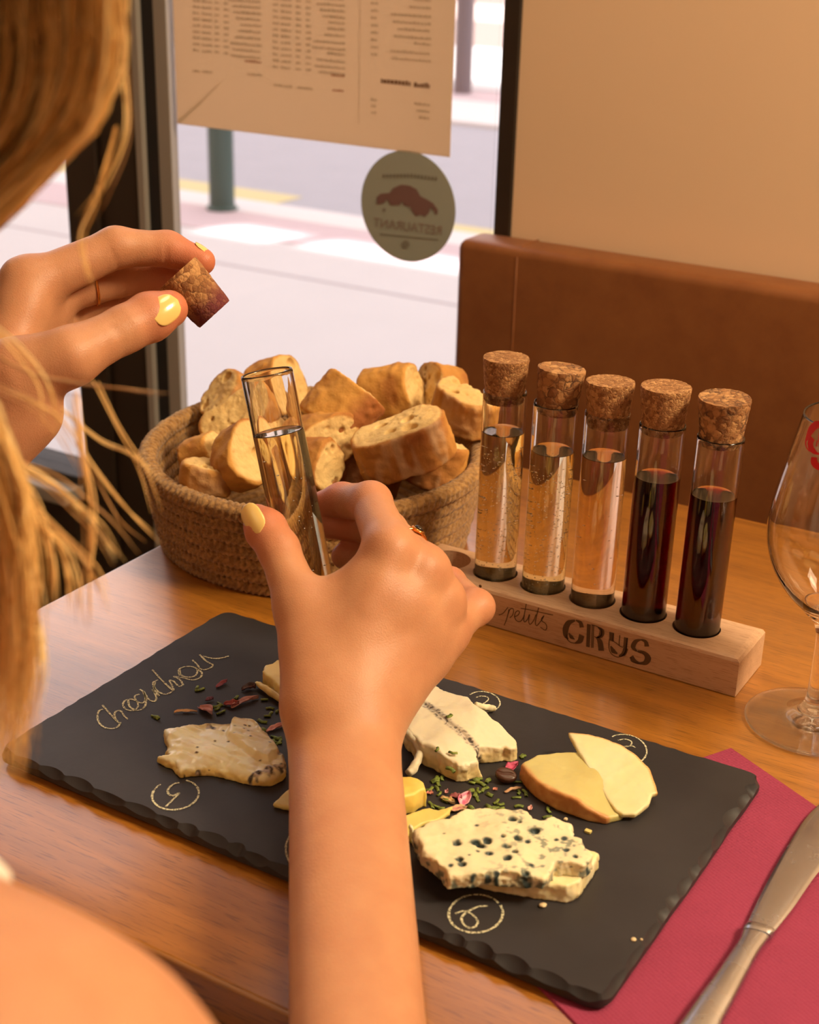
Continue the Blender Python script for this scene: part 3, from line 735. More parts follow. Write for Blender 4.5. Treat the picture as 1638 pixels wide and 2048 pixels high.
FYc = RY0 - .00025
C3 = lambda L: [[(860 + x / 2.1054, 660 + y / 2.1054) for x, y in s] for s in L]
C1 = lambda L: [[(860 + x / 4.095, 1060 + y / 4.095) for x, y in s] for s in L]
def face(pts): return np.array([[*PY(x, y, RY0)[[0]], FYc, PY(x, y, RY0)[2]] for x, y in pts])
mb = MB()
for s_ in C1([[(565, 695), (600, 680), (640, 632)], [(648, 648), (640, 690), (625, 740), (609, 780)], [(640, 690), (655, 652), (676, 640), (686, 660), (678, 695), (655, 718)],
              [(690, 712), (722, 695), (735, 672), (722, 660), (702, 675), (695, 710), (712, 742), (745, 745), (775, 700)], [(790, 604), (778, 670), (768, 720), (776, 752), (800, 730), (815, 690)],
              [(745, 640), (830, 655), (920, 676), (1010, 695)], [(818, 690), (810, 740), (820, 772), (850, 740), (870, 690)], [(892, 634), (875, 700), (864, 755), (875, 782), (905, 750), (935, 700)],
              [(935, 700), (915, 725), (920, 745), (948, 765), (958, 795), (945, 818), (905, 795)]]):
    mb.ribbon(spline(face(s_), 8), .00048, (0, -1, 0))
mb.build('burnt_script', M_BURN, blk)
mb = MB()
def solid(pts): q = face(C3([pts])[0]); mb.add(q, [tuple(range(len(q)))])
def thin(pts, w=.0005): mb.ribbon(spline(face(C3([pts])[0]), 8), w, (0, -1, 0))
def thick(pts, w): mb.ribbon(spline(face(C3([pts])[0]), 8), np.interp(np.linspace(0, 1, (len(pts) - 1) * 8 + 1), np.linspace(0, 1, len(w)), w), (0, -1, 0))
# C
thick([(612, 1222), (585, 1232), (572, 1258), (572, 1285), (582, 1302)], [.001, .0028, .0034, .0026, .0008]); thin([(573, 1280), (578, 1300), (592, 1314), (612, 1318)])
thick([(640, 1252), (634, 1232), (615, 1221)], [.0026, .0022, .0008]); thick([(585, 1275), (596, 1292), (610, 1302)], [.0006, .0024, .0004]); thick([(612, 1318), (632, 1308), (640, 1284)], [.0008, .0028, .0030])
# R
solid([(662, 1236), (678, 1240), (673, 1336), (658, 1332)]); thin([(684, 1242), (681, 1338)]); thin([(690, 1244), (687, 1338)])
thin([(680, 1240), (705, 1248), (722, 1262), (722, 1284), (706, 1294), (692, 1290)]); thick([(708, 1250), (724, 1266), (720, 1286), (706, 1294)], [.0006, .0028, .0026, .0006]); thick([(704, 1292), (716, 1312), (722, 1350)], [.0016, .003, .0032])
# U
solid([(756, 1270), (774, 1276), (772, 1312), (756, 1306)]); thin([(756, 1300), (754, 1336), (764, 1362), (788, 1376), (812, 1370), (826, 1346), (832, 1296)]); solid([(818, 1292), (833, 1297), (829, 1340), (814, 1334)])
thin([(774, 1276), (772, 1306), (786, 1318), (800, 1330)]); thick([(762, 1330), (772, 1350), (790, 1362)], [.0008, .0028, .0008]); thick([(796, 1372), (816, 1362), (826, 1338)], [.0006, .0024, .0026]); thin([(800, 1284), (798, 1326), (814, 1336)])
# S
thick([(914, 1332), (908, 1312), (888, 1304), (866, 1312), (856, 1334), (870, 1352)], [.0026, .002, .0008, .0022, .0026, .001]); thin([(868, 1350), (884, 1358), (902, 1362)])
thick([(876, 1350), (904, 1360), (918, 1380), (908, 1400), (884, 1402), (862, 1392), (848, 1374)], [.0006, .0022, .0036, .0026, .0010, .0022, .0026]); thin([(848, 1374), (848, 1392), (868, 1402), (890, 1406)])
mb.build('burnt_capitals', M_BURN, blk)
mb = MB(); q0 = np.array(face([(961, 1172)])[0]); k = 12
mb.add([q0 + np.array([math.cos(t), 0, math.sin(t)]) * .0009 for t in np.arange(k) * 2 * math.pi / k], [tuple(range(k))]).build('burnt_dot', M_BURN, blk)

def bubble_mat():
    n = N('bubble'); g = n.node('ShaderNodeBsdfGlass', inp={0: (1, 1, 1, 1), 1: 0.0, 2: .75}); n.t.links.new(g.outputs[0], n.out.inputs[0]); return n.m
M_BUBBLE = bubble_mat()
def tube_profile(L):                          # outer and inner wall, closed at the lip
    r, t, b = TR, .00095, .0018
    return [(0, 0), (r * .6, 0), (r - .0012, .0002), (r - .0004, .0007), (r, .0018), (r, .0022), (r, .004), (r, L - .002), (r, L - .0008), (r - .0002, L - .0001), (r - t / 2, L), (r - t + .0001, L - .0002), (r - t, L - .001), (r - t, L - .002),
            (r - t, b + .003), (r - t, b + .0019), (r - t, b + .0016), (r - t - .0006, b + .0006), (r - t - .0016, b), (r * .5, b), (0, b)]
TL = .1188
def make_tube(name, z0, level, wmat, bubbles, **k):
    """a test tube standing at the origin, with its wine and bubbles as parts"""
    e = empty(name, (0, 0, 0), **k)
    g = MB().lathe(tube_profile(TL), 64).build('glass_wall', M_GLASS, e, True); clean(g)
    ri = TR - .00095 + .00015; m = .0007
    l = MB().lathe([(0, .00165), (ri - .0016, .00175), (ri - .0005, .0024), (ri, .0034), (ri, .0037), (ri, .006), (ri, level - .002), (ri, level), (ri, level + m), (ri - .0003, level + m * .5), (ri - .0012, level + .0001), (ri - .002, level), (ri * .5, level), (0, level)], 64).build('wine', wmat, e, True); clean(l); sharp(l, 40)
    if bubbles:
        bm = bmesh.new(); rr = np.random.default_rng(bubbles)
        for i in range(bubbles):
            a = rr.random() * 6.283; z = .008 + (level - .018) * rr.random() ** .8; r_ = (ri - .0007)
            s_ = rr.uniform(.0002, .0004)
            bmesh.ops.create_icosphere(bm, subdivisions=1, radius=s_, matrix=Matrix.Translation((r_ * math.cos(a), r_ * math.sin(a), z)))
        me = bpy.data.meshes.new('bubbles'); bm.to_mesh(me); bm.free(); me.polygons.foreach_set('use_smooth', [True] * len(me.polygons))
        obj('bubbles', me, M_BUBBLE, e, kind='stuff')
    return e
def clean(o):
    bm = bmesh.new(); bm.from_mesh(o.data); bmesh.ops.remove_doubles(bm, verts=bm.verts[:], dist=1e-7)
    bmesh.ops.recalc_face_normals(bm, faces=bm.faces[:]); bm.to_mesh(o.data); bm.free(); o.data.polygons.foreach_set('use_smooth', [True] * len(o.data.polygons)); o.data.update(); return o
zb = TZ + .0064
tubes = [(TX[1], .0963, M_WHITE, 720, 'test tube of pale sparkling wine, leftmost of the five corked in the rack'),
         (TX[2], .0925, M_GOLDEN, 720, 'test tube of golden sparkling wine, second from left in the rack'),
         (TX[3], .0950, M_ROSE, 40, 'test tube of pink-orange rose wine in the middle of the rack'),
         (TX[4], .0905, M_RED, 0, 'test tube of dark red wine beside the rose one in the rack'),
         (TX[5], .0880, M_RED, 0, 'test tube of dark red wine nearest the rack end and glass')]
for i, (x, lv, wm, nb_, lb) in enumerate(tubes):
    e = make_tube('test_tube', zb, lv, wm, nb_, label=lb, cat='test tube', group='wine test tubes')
    e.location = (x, TY, zb); e.rotation_euler = ((-.004, .006, -.004, .0, .004)[i] * 1.5, (0, .01, 0, .006, .014)[i], 0)
def cork_mesh(seed, rt, rb, L):
    n, m = 56, 22; v = []; pr = []
    for r in np.linspace(0, 1, 7)[1:]: pr.append((rb * r * .97, 0))
    for t in np.linspace(0, 1, m)[1:-1]: pr.append((rb + (rt - rb) * t, L * t))
    for r in np.linspace(1, 0, 8)[:-1]: pr.append((rt * r * (.975 if r == 1 else .97), L))
    for r, z in pr: v += [(r * math.cos(a), r * math.sin(a), z) for a in np.arange(n) * 2 * math.pi / n]
    v = np.array(v); v += np.stack([vnoise(v, 900, seed), vnoise(v, 900, seed + 1), vnoise(v, 900, seed + 2)], 1) * .00022
    v = np.vstack([v, [[0, 0, 0], [0, 0, L]]]); k = len(pr)
    f = [(i * n + j, i * n + (j + 1) % n, (i + 1) * n + (j + 1) % n, (i + 1) * n + j) for i in range(k - 1) for j in range(n)]
    f += [(len(v) - 2, (j + 1) % n, j) for j in range(n)] + [(len(v) - 1, (k - 1) * n + j, (k - 1) * n + (j + 1) % n) for j in range(n)]
    return mesh('cork', v, f, True)
CL = .0235
names = ['over the leftmost pale sparkling wine', 'over the golden sparkling wine, slightly tilted', 'over the pink-orange rose wine', 'over the red wine beside the rose', 'with dark coarse grain over the red wine at the rack end']
for i, (x, *_r) in enumerate(tubes):
    o = obj('cork_stopper', cork_mesh(40 + i, (.0121, .0124, .0124, .0125, .0127)[i], .0100, CL), (M_CORK, M_CORK2, M_CORK, M_CORK, M_CORK3)[i])
    sharp(o, 55); dz = (.0008, .0004, -.0012, .0018, .0022)[i]
    o.location = (x + (0, .0010, .0004, .0006, .0014)[i], TY, zb + TL - .0062 + dz); o.rotation_euler = ((0, .02, .02, 0, .02)[i], (0, .07, .03, .0, .04)[i], i * 1.3)
    tag(o, 'cork stopper ' + names[i], 'cork', 'cork stoppers in the rack tubes')

# ------------------------------------------------------------------ tasting glass
gx, gy = -.1385, .6175
gl = empty('wine_glass', (gx, gy, TZ), label='empty tulip-shaped wine glass with a red emblem at the right edge', cat='glass')
prof = [(0, .0006), (.012, .0006), (.028, .0003), (.0308, .0004), (.0316, .0012), (.0308, .0019), (.024, .0028), (.014, .0044), (.0075, .0075), (.0048, .012), (.0040, .020), (.0038, .038), (.0042, .048), (.0065, .0545), (.0125, .0610), (.0205, .0690), (.0275, .0795), (.0316, .0915), (.0326, .1010), (.0320, .1090), (.0300, .1215), (.0274, .1345), (.0248, .1470), (.0234, .1545), (.0232, .1550),
        (.0229, .1550), (.0227, .1544), (.0240, .1468), (.0266, .1343), (.0292, .1213), (.0312, .1088), (.0318, .1010), (.0308, .0918), (.0266, .0802), (.0195, .0702), (.0115, .0630), (.0050, .0592), (0, .0585)]
def lathe_part(a, b, name, mat, extra=(), pre=()):
    q = list(pre) + prof[a:b] + list(extra); pp = spline(np.array([(r, z, 0) for r, z in q]), 3)[:, :2]; pp[:, 0] = np.maximum(pp[:, 0], 0)
    return clean(MB().lathe(pp, 72, (gx, gy, TZ)).build(name, mat, gl, True))
lathe_part(0, 9, 'foot', M_BOWL, [(.0040, .0070), (0, .0068)])
lathe_part(8, 15, 'stem', M_SOLIDGLASS, [(.0105, .0618), (.0048, .0592), (0, .0586)], [(0, .0069), (.0050, .0069)])
lathe_part(14, len(prof), 'bowl', M_GLASS)
def bowl_r(z): 
    z0 = [q[1] for q in prof[13:25]]; r0 = [q[0] for q in prof[13:25]]; return float(np.interp(z, z0, r0))
M_REDP = plain('red_print', lin(206, 14, 30), .4)
def onglass(px, py):                              # the near side of the bowl under a place in the photograph
    d = nrm(ray(px, py)); best = None
    for t in np.arange(.5, .85, .0004):
        q = CAM + d * t; r = math.hypot(q[0] - gx, q[1] - gy); z = q[2] - TZ
        if .05 < z < .156 and r < bowl_r(z) + .0002: best = q; break
    if best is None: return None
    o = np.array([best[0] - gx, best[1] - gy, 0]); o = nrm(o); return best + o * .0002
mb = MB()
def gstroke(pts, w):
    q = [onglass(1480 + x / 6.025, 700 + y / 6.025) for x, y in pts]; q = [p for p in q if p is not None]
    if len(q) < 2: return
    s_ = spline(q, 6); wv = np.interp(np.linspace(0, 1, len(s_)), np.linspace(0, 1, len(w)), w); nv = nrm(np.array([q[0][0] - gx, q[0][1] - gy, 0.0]))
    cur = np.cross(np.gradient(s_, axis=0), nv); cur /= np.linalg.norm(cur, axis=1)[:, None]
    ro = []
    for sgn in (1, -1):
        e_ = s_ + cur * sgn * wv[:, None] / 2
        for j in range(len(e_)):
            o = e_[j] - np.array([gx, gy, 0]); z = e_[j][2] - TZ; rr_ = math.hypot(o[0], o[1]); k_ = (bowl_r(z) + .00025) / rr_; e_[j][0] = gx + o[0] * k_; e_[j][1] = gy + o[1] * k_
        ro.append(e_)
    v = [p for pr in zip(*ro) for p in pr]; mb.add(v, [(2 * i, 2 * i + 1, 2 * i + 3, 2 * i + 2) for i in range(len(s_) - 1)])
gstroke([(1060, 900), (990, 890), (920, 905), (860, 960), (825, 1040), (800, 1100), (805, 1170), (850, 1220)], [.0004, .0022, .0036, .0042, .003, .0012, .0006, .0006])
gstroke([(880, 1060), (850, 1110), (855, 1170), (890, 1220), (950, 1250), (1060, 1255)], [.0028, .0034, .0030, .0022, .0008, .0006])
gstroke([(935, 1090), (925, 1160)], [.0006, .0006]); gstroke([(960, 1000), (985, 1080), (1000, 1180)], [.0008, .003, .003])
gstroke([(900, 1290), (895, 1340), (920, 1390), (980, 1420), (1060, 1420)], [.0030, .0034, .0030, .0022, .0012])
mb.build('red_emblem', M_REDP, gl, label='red printed emblem')
# ------------------------------------------------------------------ bread basket
BC = np.array([-.4630, .6690]); NROW = 7; RH = .0081
bk = empty('bread_basket', (BC[0], BC[1], TZ), label='round coiled jute rope basket full of bread chunks behind the slate board', cat='basket')
def basket_r(z, a):                                 # radius at a height, slightly uneven like cloth
    t = np.clip((z - TZ) / .058, 0, 1); r = .0875 + .0115 * t ** .8 + .0008 * np.sin(3 * a + 1) * t + .0005 * np.sin(5 * a)
    return r
RIMT = lambda a: .0025 * np.cos(a - 2.2)            # the rim dips a little towards the front
def coil(row):
    nu, nv = 760, 24; a = np.arange(nu) * 2 * math.pi / nu; ph = np.arange(nv) * 2 * math.pi / nv
    top = row == NROW - 1; rv, rh = (.0050, .0054) if top else (.0052, .0040)
    A, PH = np.meshgrid(a, ph, indexing='ij'); zc = TZ + .0050 + row * RH + RIMT(A) * row / (NROW - 1)
    s = A * .092; vv = np.sin(PH); ch = s / .0038 + (np.abs(vv) * 1.25 if not top else np.abs(np.sin(PH - .7)) * 1.3) + .5 * (vv > 0)
    st_ = np.abs(np.sin(math.pi * ch)) ** .6
    d = .0016 * (st_ - .6) - .0008 * np.exp(-(vv / .14) ** 2)
    q = np.stack([A * 30, PH * 2, np.full_like(A, row)], -1); d = d + .0003 * vnoise(q, 1.0, 3) + .00022 * vnoise(q * 3.1, 1.0, 4)
    R = basket_r(zc, A) + (rh + d) * np.cos(PH); Z = zc + (rv + d) * np.sin(PH)
    v = np.stack([BC[0] + R * np.cos(A), BC[1] + R * np.sin(A), Z], -1).reshape(-1, 3)
    i, j = np.meshgrid(np.arange(nu), np.arange(nv), indexing='ij'); i2, j2 = (i + 1) % nu, (j + 1) % nv
    f = np.stack([i * nv + j, i2 * nv + j, i2 * nv + j2, i * nv + j2], -1).reshape(-1, 4)
    return mesh('rope_coil', v, f, True)
for r in range(NROW): obj('rope_coil', coil(r), M_ROPE, bk)
mb = MB()
for k in range(9):
    rr_ = .0845 - k * .0088; th = np.linspace(0, 2 * math.pi, 97); mb.tube(np.stack([BC[0] + rr_ * np.cos(th), BC[1] + rr_ * np.sin(th), np.full(97, TZ + .0047)], 1), .0044, 8, False)
mb.build('base_coils', M_ROPE, bk, True)

def rotm(zd, xd):
    z = nrm(zd); x = np.array(xd) - z * (np.array(xd) @ z); x = nrm(x); return np.stack([x, np.cross(z, x), z], 1)
def bread(cen, a, b, t, zd, xd, seed, label, cut=None, holes=14, flour=0.5, toast=.3, hole_face=1, edge=0.0):
    R = rotm(zd, xd); rg = np.random.default_rng(seed); H = []
    for _ in range(holes):
        an = rg.random() * 6.283; q = math.sqrt(rg.random()) * .78; s = (.0006 + .0042 * rg.random() ** 4.0)
        z = t / 2 * (1 if rg.random() < .7 else -1) * hole_face + rg.normal() * .0006; H.append((a * q * math.cos(an), b * q * math.sin(an), z, s, s * rg.uniform(.7, 1.1)))
        if cut is not None and rg.random() < .6: H.append((a * rg.uniform(-.7, .7), b * cut + rg.normal() * .0006, rg.uniform(-.4, .4) * t, s, s))
    def ell(q):
        x, y = q[:, 0] / a, q[:, 1] / b; n = (np.abs(x) ** 2.6 + np.abs(y) ** 2.4) ** (1 / 2.5); return (n - 1) * min(a, b) * .95
    def fn(p, c, rad):
        q = p.copy(); de = ell(q) + .0009 * vnoise(q, 90, seed) + .0005 * vnoise(q, 300, seed + 1)
        dz = np.abs(q[:, 2] + .0012 * vnoise(q[:, :2].repeat(2, 1)[:, :3], 55, seed + 3)) - t / 2 + .0005 * fbm(q, 420, seed + 2, 2)
        d = smax(de, dz, .0022)
        if cut is not None: d = smax(d, q[:, 1] - b * cut + .0016 * vnoise(q, 80, seed + 5) + .0004 * vnoise(q, 500, seed), .0022)
        for hx, hy, hz, s, s2 in H:
            if c is not None and rad is not None and np.linalg.norm(c - np.array([hx, hy, hz])) > rad + .008: continue
            dh = (np.sqrt(((q[:, 0] - hx) / s) ** 2 + ((q[:, 1] - hy) / s2) ** 2 + ((q[:, 2] - hz) / s) ** 2) - 1) * s
            d = smax(d, -dh, .0008)
        return d
    m = max(a, b) * 1.12 + .003
    V, Q = sdf_mesh(fn, (-m, -m, -t / 2 - .005), (m, m, t / 2 + .005), .00095, newton=1)
    de = ell(V); cr = sstep(-.0042, -.0012, de + .0006 * vnoise(V, 220, seed)); cr *= 1 - sstep(t / 2 - .0016, t / 2 - .0004, np.abs(V[:, 2])) * sstep(.0, -.0012, de + .0006)
    if cut is not None: cr *= 1 - sstep(-.0016, -.0002, V[:, 1] - b * cut)
    crumb = np.array(lin(228, 196, 134)[:3]); crumb2 = np.array(lin(206, 162, 94)[:3]); gold = np.array(lin(204, 148, 70)[:3]); brown = np.array(lin(150, 84, 34)[:3]); fl = np.array(lin(206, 178, 144)[:3])
    n1 = np.clip(.5 + .7 * fbm(V, 70, seed + 7, 3), 0, 1)[:, None]; n2 = np.clip(.5 + fbm(V * np.array([1, 1, .25]), 130, seed + 8, 2), 0, 1)[:, None]
    cc = crumb * (1 - n1 * .5) + crumb2 * n1 * .5
    ck = gold + (brown - gold) * np.clip(n1 * 1.1 - (1 - toast) * .55, 0, 1); side = sstep(.2, -.9, V[:, 1:2] / b); ck = ck * (1 - side * toast) + brown * side * toast; sx_ = sstep(.55, .95, V[:, 0:1] / a + .1 * n1) * edge; ck = ck * (1 - sx_) + brown * sx_
    f2 = .7 * sstep(.4, 1.0, n2) * flour * sstep(.4, -.8, V[:, 1:2] / b + .3); ck = ck * (1 - f2) + fl * f2
    col = cc * (1 - cr[:, None]) + ck * cr[:, None]
    me = mesh('bread', V @ R.T, Q, True); vcol(me, 'tint', col)
    o = obj('bread_piece', me, M_BREAD); o.location = tuple(cen); return tag(o, label, 'bread', 'bread pieces in the basket')
cdv = cam_dir
bread(PD(808, 892, .812), .0275, .0185, .026, cdv(-.30, .84, .42), cdv(.95, .30, 0), 11, 'big bread slice with a holey crumb face up, front right in the basket', holes=16, flour=.9, toast=.55)
bread(PD(682, 818, .850), .0215, .0150, .031, cdv(-.6, -.75, .1), cdv(.645, -.445, .53), 12, 'golden bread chunk with a browned lower edge, in the middle of the pile', holes=8, toast=.1, flour=.25, edge=.9)
bread(PD(640, 880, .838), .022, .015, .026, cdv(.45, -.2, .85), cdv(.8, .35, -.2), 13, 'bread chunk tucked under the golden middle chunk', holes=8, toast=.45)
bread(PD(634, 930, .805), .015, .0125, .020, cdv(.75, -.1, .6), cdv(.4, .7, -.2), 14, 'small bread chunk with a toasted brown top beside the fingers', holes=10, toast=1.0)
bread(PD(785, 800, .905), .0215, .0150, .034, cdv(.9, .10, .40), cdv(-.3, .9, .2), 15, 'smooth golden bread chunk at the back right of the pile', holes=6, toast=.25)
bread(PD(880, 785, .915), .018, .0185, .020, cdv(-.85, .10, .5), cdv(.2, .95, .1), 16, 'torn bread slice standing upright at the back right with deep holes', holes=20, toast=.3)
bread(PD(928, 818, .875), .0205, .0155, .024, cdv(.15, .85, .5), cdv(.6, -.5, .5), 17, 'torn bread chunk with ragged crumb at the right rim of the basket', cut=.5, holes=20, toast=.2)
bread(PD(552, 775, .915), .019, .0165, .024, cdv(.80, .2, .55), cdv(-.2, .95, .1), 18, 'bread chunk at the top back, seen behind the held tube', holes=8, toast=.35)
bread(PD(462, 800, .905), .0175, .014, .022, cdv(-.6, .4, .6), cdv(.6, .75, 0), 19, 'bread chunk at the back left with a porous side', holes=12, toast=.3)
bread(PD(486, 838, .862), .024, .0135, .026, cdv(-.35, .35, .85), cdv(.85, .5, 0), 20, 'wide golden bread chunk left of the held tube', cut=.8, holes=6, toast=.2)
bread(PD(408, 912, .835), .0125, .0125, .020, cdv(.85, .3, .4), cdv(0, .9, .4), 21, 'small golden bread chunk leftmost in the basket', holes=4, toast=.35)
bread(PD(487, 912, .808), .0190, .0150, .020, cdv(.62, .28, .72), cdv(.35, .9, 0), 22, 'rounded bread heel with an open crumb face just left of the held tube', holes=22, toast=.25)
bread(PD(412, 955, .808), .0150, .0100, .016, cdv(.2, .9, .3), cdv(.9, 0, .2), 23, 'bread scrap low at the front left rim of the basket', holes=8, toast=.2)
bread(PD(560, 900, .86), .022, .016, .028, cdv(.2, .7, .5), cdv(.9, .1, .1), 24, 'bread chunk in the middle of the basket behind the held tube', holes=8, toast=.4)
bread(PD(862, 925, .842), .020, .015, .026, cdv(.2, .9, .2), cdv(.9, .3, .3), 26, 'bread chunk half hidden between the big slice and the right rim', holes=8, toast=.6)
bread(PD(730, 930, .86), .024, .017, .028, cdv(.3, .9, .2), cdv(.9, -.2, .3), 25, 'dark-crusted bread chunk deep in the basket under the big slice', holes=6, toast=.9)

# ------------------------------------------------------------------ cheeses
def frame_poly(pts, crop, z0, h):
    """outline given at places of the photograph; the third value says how high on the side it lies"""
    s, ox, oy = crop; return np.array([P(ox + q[0] / s, oy + q[1] / s, z0 + h * (q[2] if len(q) > 2 else .5))[:2] for q in pts])
def cheese(name, label, poly, z0, h, color, mat, top=None, edge=.0006, seed=1, step=.00075, k=.0014, carve=None, frame=None, group=None):
    poly = np.asarray(poly); lo, hi = poly.min(0), poly.max(0)
    c0 = (lo + hi) / 2; pl = poly - c0
    def fn(p, c, rad):
        d2 = poly_sdf(p[:, :2], pl) + edge * fbm(p, 260, seed, 3)
        tp = h if top is None else top(p)
        d = smax(d2, p[:, 2] - tp + .00022 * fbm(p, 300, seed + 4, 2), k); d = smax(d, -p[:, 2], .0004)
        if carve is not None: d = carve(p, d, c, rad)
        return d
    m = .004; tmx = h * 1.6 + .004
    V, Q = sdf_mesh(fn, (*(pl.min(0) - m), -m / 2), (*(pl.max(0) + m), tmx), step, newton=1)
    d2 = poly_sdf(V[:, :2], pl); col = color(V, d2)
    if frame is not None: V2 = V @ frame[1].T; loc = frame[0]
    else: V2 = V; loc = np.array([c0[0], c0[1], z0])
    me = mesh(name, V2, Q, True); vcol(me, 'tint', col)
    o = obj(name, me, mat); o.location = tuple(loc); return tag(o, label, 'cheese', group), c0
def L3(r, g, b): return np.array(lin(r, g, b)[:3])
def mixc(a, b, t): t = np.asarray(t)[:, None]; return a * (1 - t) + b * t
CB = (3.561, 780, 1540)
pb = frame_poly([(140, 500, 0), (205, 610, 0), (385, 785, 0), (600, 835, 0), (800, 885, 0), (1050, 925, 0), (1250, 948, 0), (1308, 925, .1), (1345, 850, .6), (1502, 590, 1), (1400, 565, 1), (1150, 480, 1), (1000, 400, 1), (650, 310, 1), (400, 390, 1), (170, 445, 1)], CB, SZ, .0078)
cheese('cheese_slice', 'pale creamy slice lying under the blue-veined cheese', pb, SZ + .0002, .0078,
       lambda V, d: mixc(L3(232, 212, 152), L3(242, 230, 190), np.clip(.5 + fbm(V, 120, 3), 0, 1) * .6 + .4 * sstep(-.001, 0, d)), M_CHEESE, seed=21, edge=.0007)
pt = frame_poly([(165, 470), (200, 430), (290, 385), (420, 370), (540, 310), (680, 283), (850, 305), (985, 325), (1020, 372), (1085, 385), (1150, 366), (1290, 400), (1302, 480), (1352, 512), (1382, 585), (1445, 640), (1400, 692), (1290, 690), (1165, 682), (1130, 742), (1092, 785), (960, 772), (800, 762), (650, 765), (540, 775), (430, 775), (365, 715), (225, 600)], CB, SZ + .0078, .009)
c0t = (pt.min(0) + pt.max(0)) / 2
spots = [(475, 515, 40), (620, 510, 50), (690, 500, 42), (650, 530, 40), (910, 480, 36), (1035, 425, 48), (870, 345, 44), (835, 540, 38), (890, 580, 26), (835, 628, 40), (705, 590, 28), (495, 630, 34), (510, 665, 36), (430, 670, 22), (700, 735, 34), (760, 735, 30), (965, 720, 38), (985, 750, 36), (880, 750, 30), (1010, 660, 20), (805, 470, 20), (980, 505, 22), (565, 605, 14), (620, 375, 18), (1185, 480, 26), (1255, 560, 30), (1320, 610, 24), (1240, 470, 30), (1420, 650, 22), (625, 575, 15), (600, 745, 26), (920, 365, 22), (385, 440, 12)]
SP = [(*(P(780 + x / 3.561, 1540 + y / 3.561, SZ + .0148)[:2] - c0t), r / 3.561 * .57 / 2900) for x, y, r in spots]
def blue_top(p): return .0066 + .0011 * vnoise(p, 90, 8) - .0035 * sstep(.012, .032, p[:, 0]) * sstep(.0, -.02, p[:, 1])
def blue_d(V):
    m = np.full(len(V), 9.0)
    for x, y, r in SP: m = np.minimum(m, np.hypot(V[:, 0] - x, (V[:, 1] - y)) / r + .35 * vnoise(V, 500, 2))
    return m
def blue_carve(p, d, c, rad):
    for x, y, r in SP:
        if c is not None and rad is not None and math.hypot(c[0] - x, c[1] - y) > rad + .004: continue
        dh = np.sqrt((p[:, 0] - x) ** 2 + (p[:, 1] - y) ** 2 + ((p[:, 2] - .0068) * .8) ** 2) - r * .72 + .0004 * vnoise(p, 700, 3); d = smax(d, -dh, .0007)
    return d
def blue_col(V, d2):
    b = blue_d(V); t = sstep(1.15, .55, b); v = sstep(.30, .55, fbm(V, 400, 31, 3)) * sstep(-.02, .02, V[:, 0] + .5 * V[:, 1] + .012 * vnoise(V, 60, 4)) * .75
    e = sstep(-.0045, -.0015, d2) * sstep(.1, .5, fbm(V, 300, 33, 2)) * sstep(.01, -.01, V[:, 1]) * sstep(.0055, .003, V[:, 2]) * .9
    halo = sstep(2.4, 1.0, b) * .3
    c = mixc(L3(232, 220, 182), L3(186, 196, 166), halo); c = mixc(c, L3(96, 112, 104), np.maximum(v, e)); return mixc(c, L3(46, 62, 62), t)
cheese('blue_cheese', 'blue-veined cheese slab with dark mould pockets, on top of the pale slice', pt, SZ + .0079, .0066, blue_col, M_CHEESE, top=blue_top, seed=23, edge=.0010, carve=blue_carve, step=.00055)

CG = (5.85, 780, 1350)
pg = frame_poly([(300, 200, 1), (430, 90, 1), (540, 120, 1), (680, 190, 1), (900, 250, 1), (1000, 340, 1), (1210, 480, 1), (1290, 540, .9), (1352, 610, .8), (1450, 740, .7), (1492, 840, .6), (1462, 912, .4), (1410, 950, .3), (1330, 930, .3), (1290, 885, .5), (1220, 902, .5), (1040, 885, .6), (995, 960, .5), (1045, 1070, .5), (1072, 1108, .4), (960, 1150, .3), (905, 1165, .3), (945, 1220, .1), (880, 1258, 0), (780, 1262, 0), (680, 1215, 0), (600, 1180, 0), (520, 1110, 0), (380, 1050, 0), (280, 900, .3), (150, 650, .6), (150, 400, 1)], CG, SZ, .0115)
cg0 = (pg.min(0) + pg.max(0)) / 2
a0, a1 = P(780 + 420 / 5.85, 1350 + 340 / 5.85, SZ + .0115)[:2] - cg0, P(780 + 1050 / 5.85, 1350 + 880 / 5.85, SZ + .009)[:2] - cg0
av = nrm(a1 - a0); an = np.array([-av[1], av[0]])
def goat_col(V, d2):
    s = (V[:, :2] - a0) @ av; w = np.abs((V[:, :2] - a0) @ an + .0006 * vnoise(V, 300, 6)); t = sstep(.0030, .0012, w) * sstep(-.006, .0, s)
    sp = sstep(.02, .30, fbm(V, 1000, 5, 2)); c = mixc(L3(232, 220, 190), L3(226, 200, 136), sstep(.0085, .004, V[:, 2]) * .8)
    c = mixc(c, L3(190, 176, 158), t * .75); return mixc(c, L3(84, 76, 70), t * sp)
gtop = lambda p: .0112 - .0052 * sstep(.0, .030, (p[:, 0] * .75 + p[:, 1] * .0)) + .0005 * vnoise(p, 120, 3) - .0008 * sstep(.0012, .0002, np.abs((p[:, :2] - a0) @ an))
gt, _ = cheese('goat_cheese', 'white cheese slice with a grey ash line through its middle, right of the wrist', pg, SZ + .0002, .0115, goat_col, M_CHEESE, top=gtop, seed=31, edge=.0008, step=.0006)
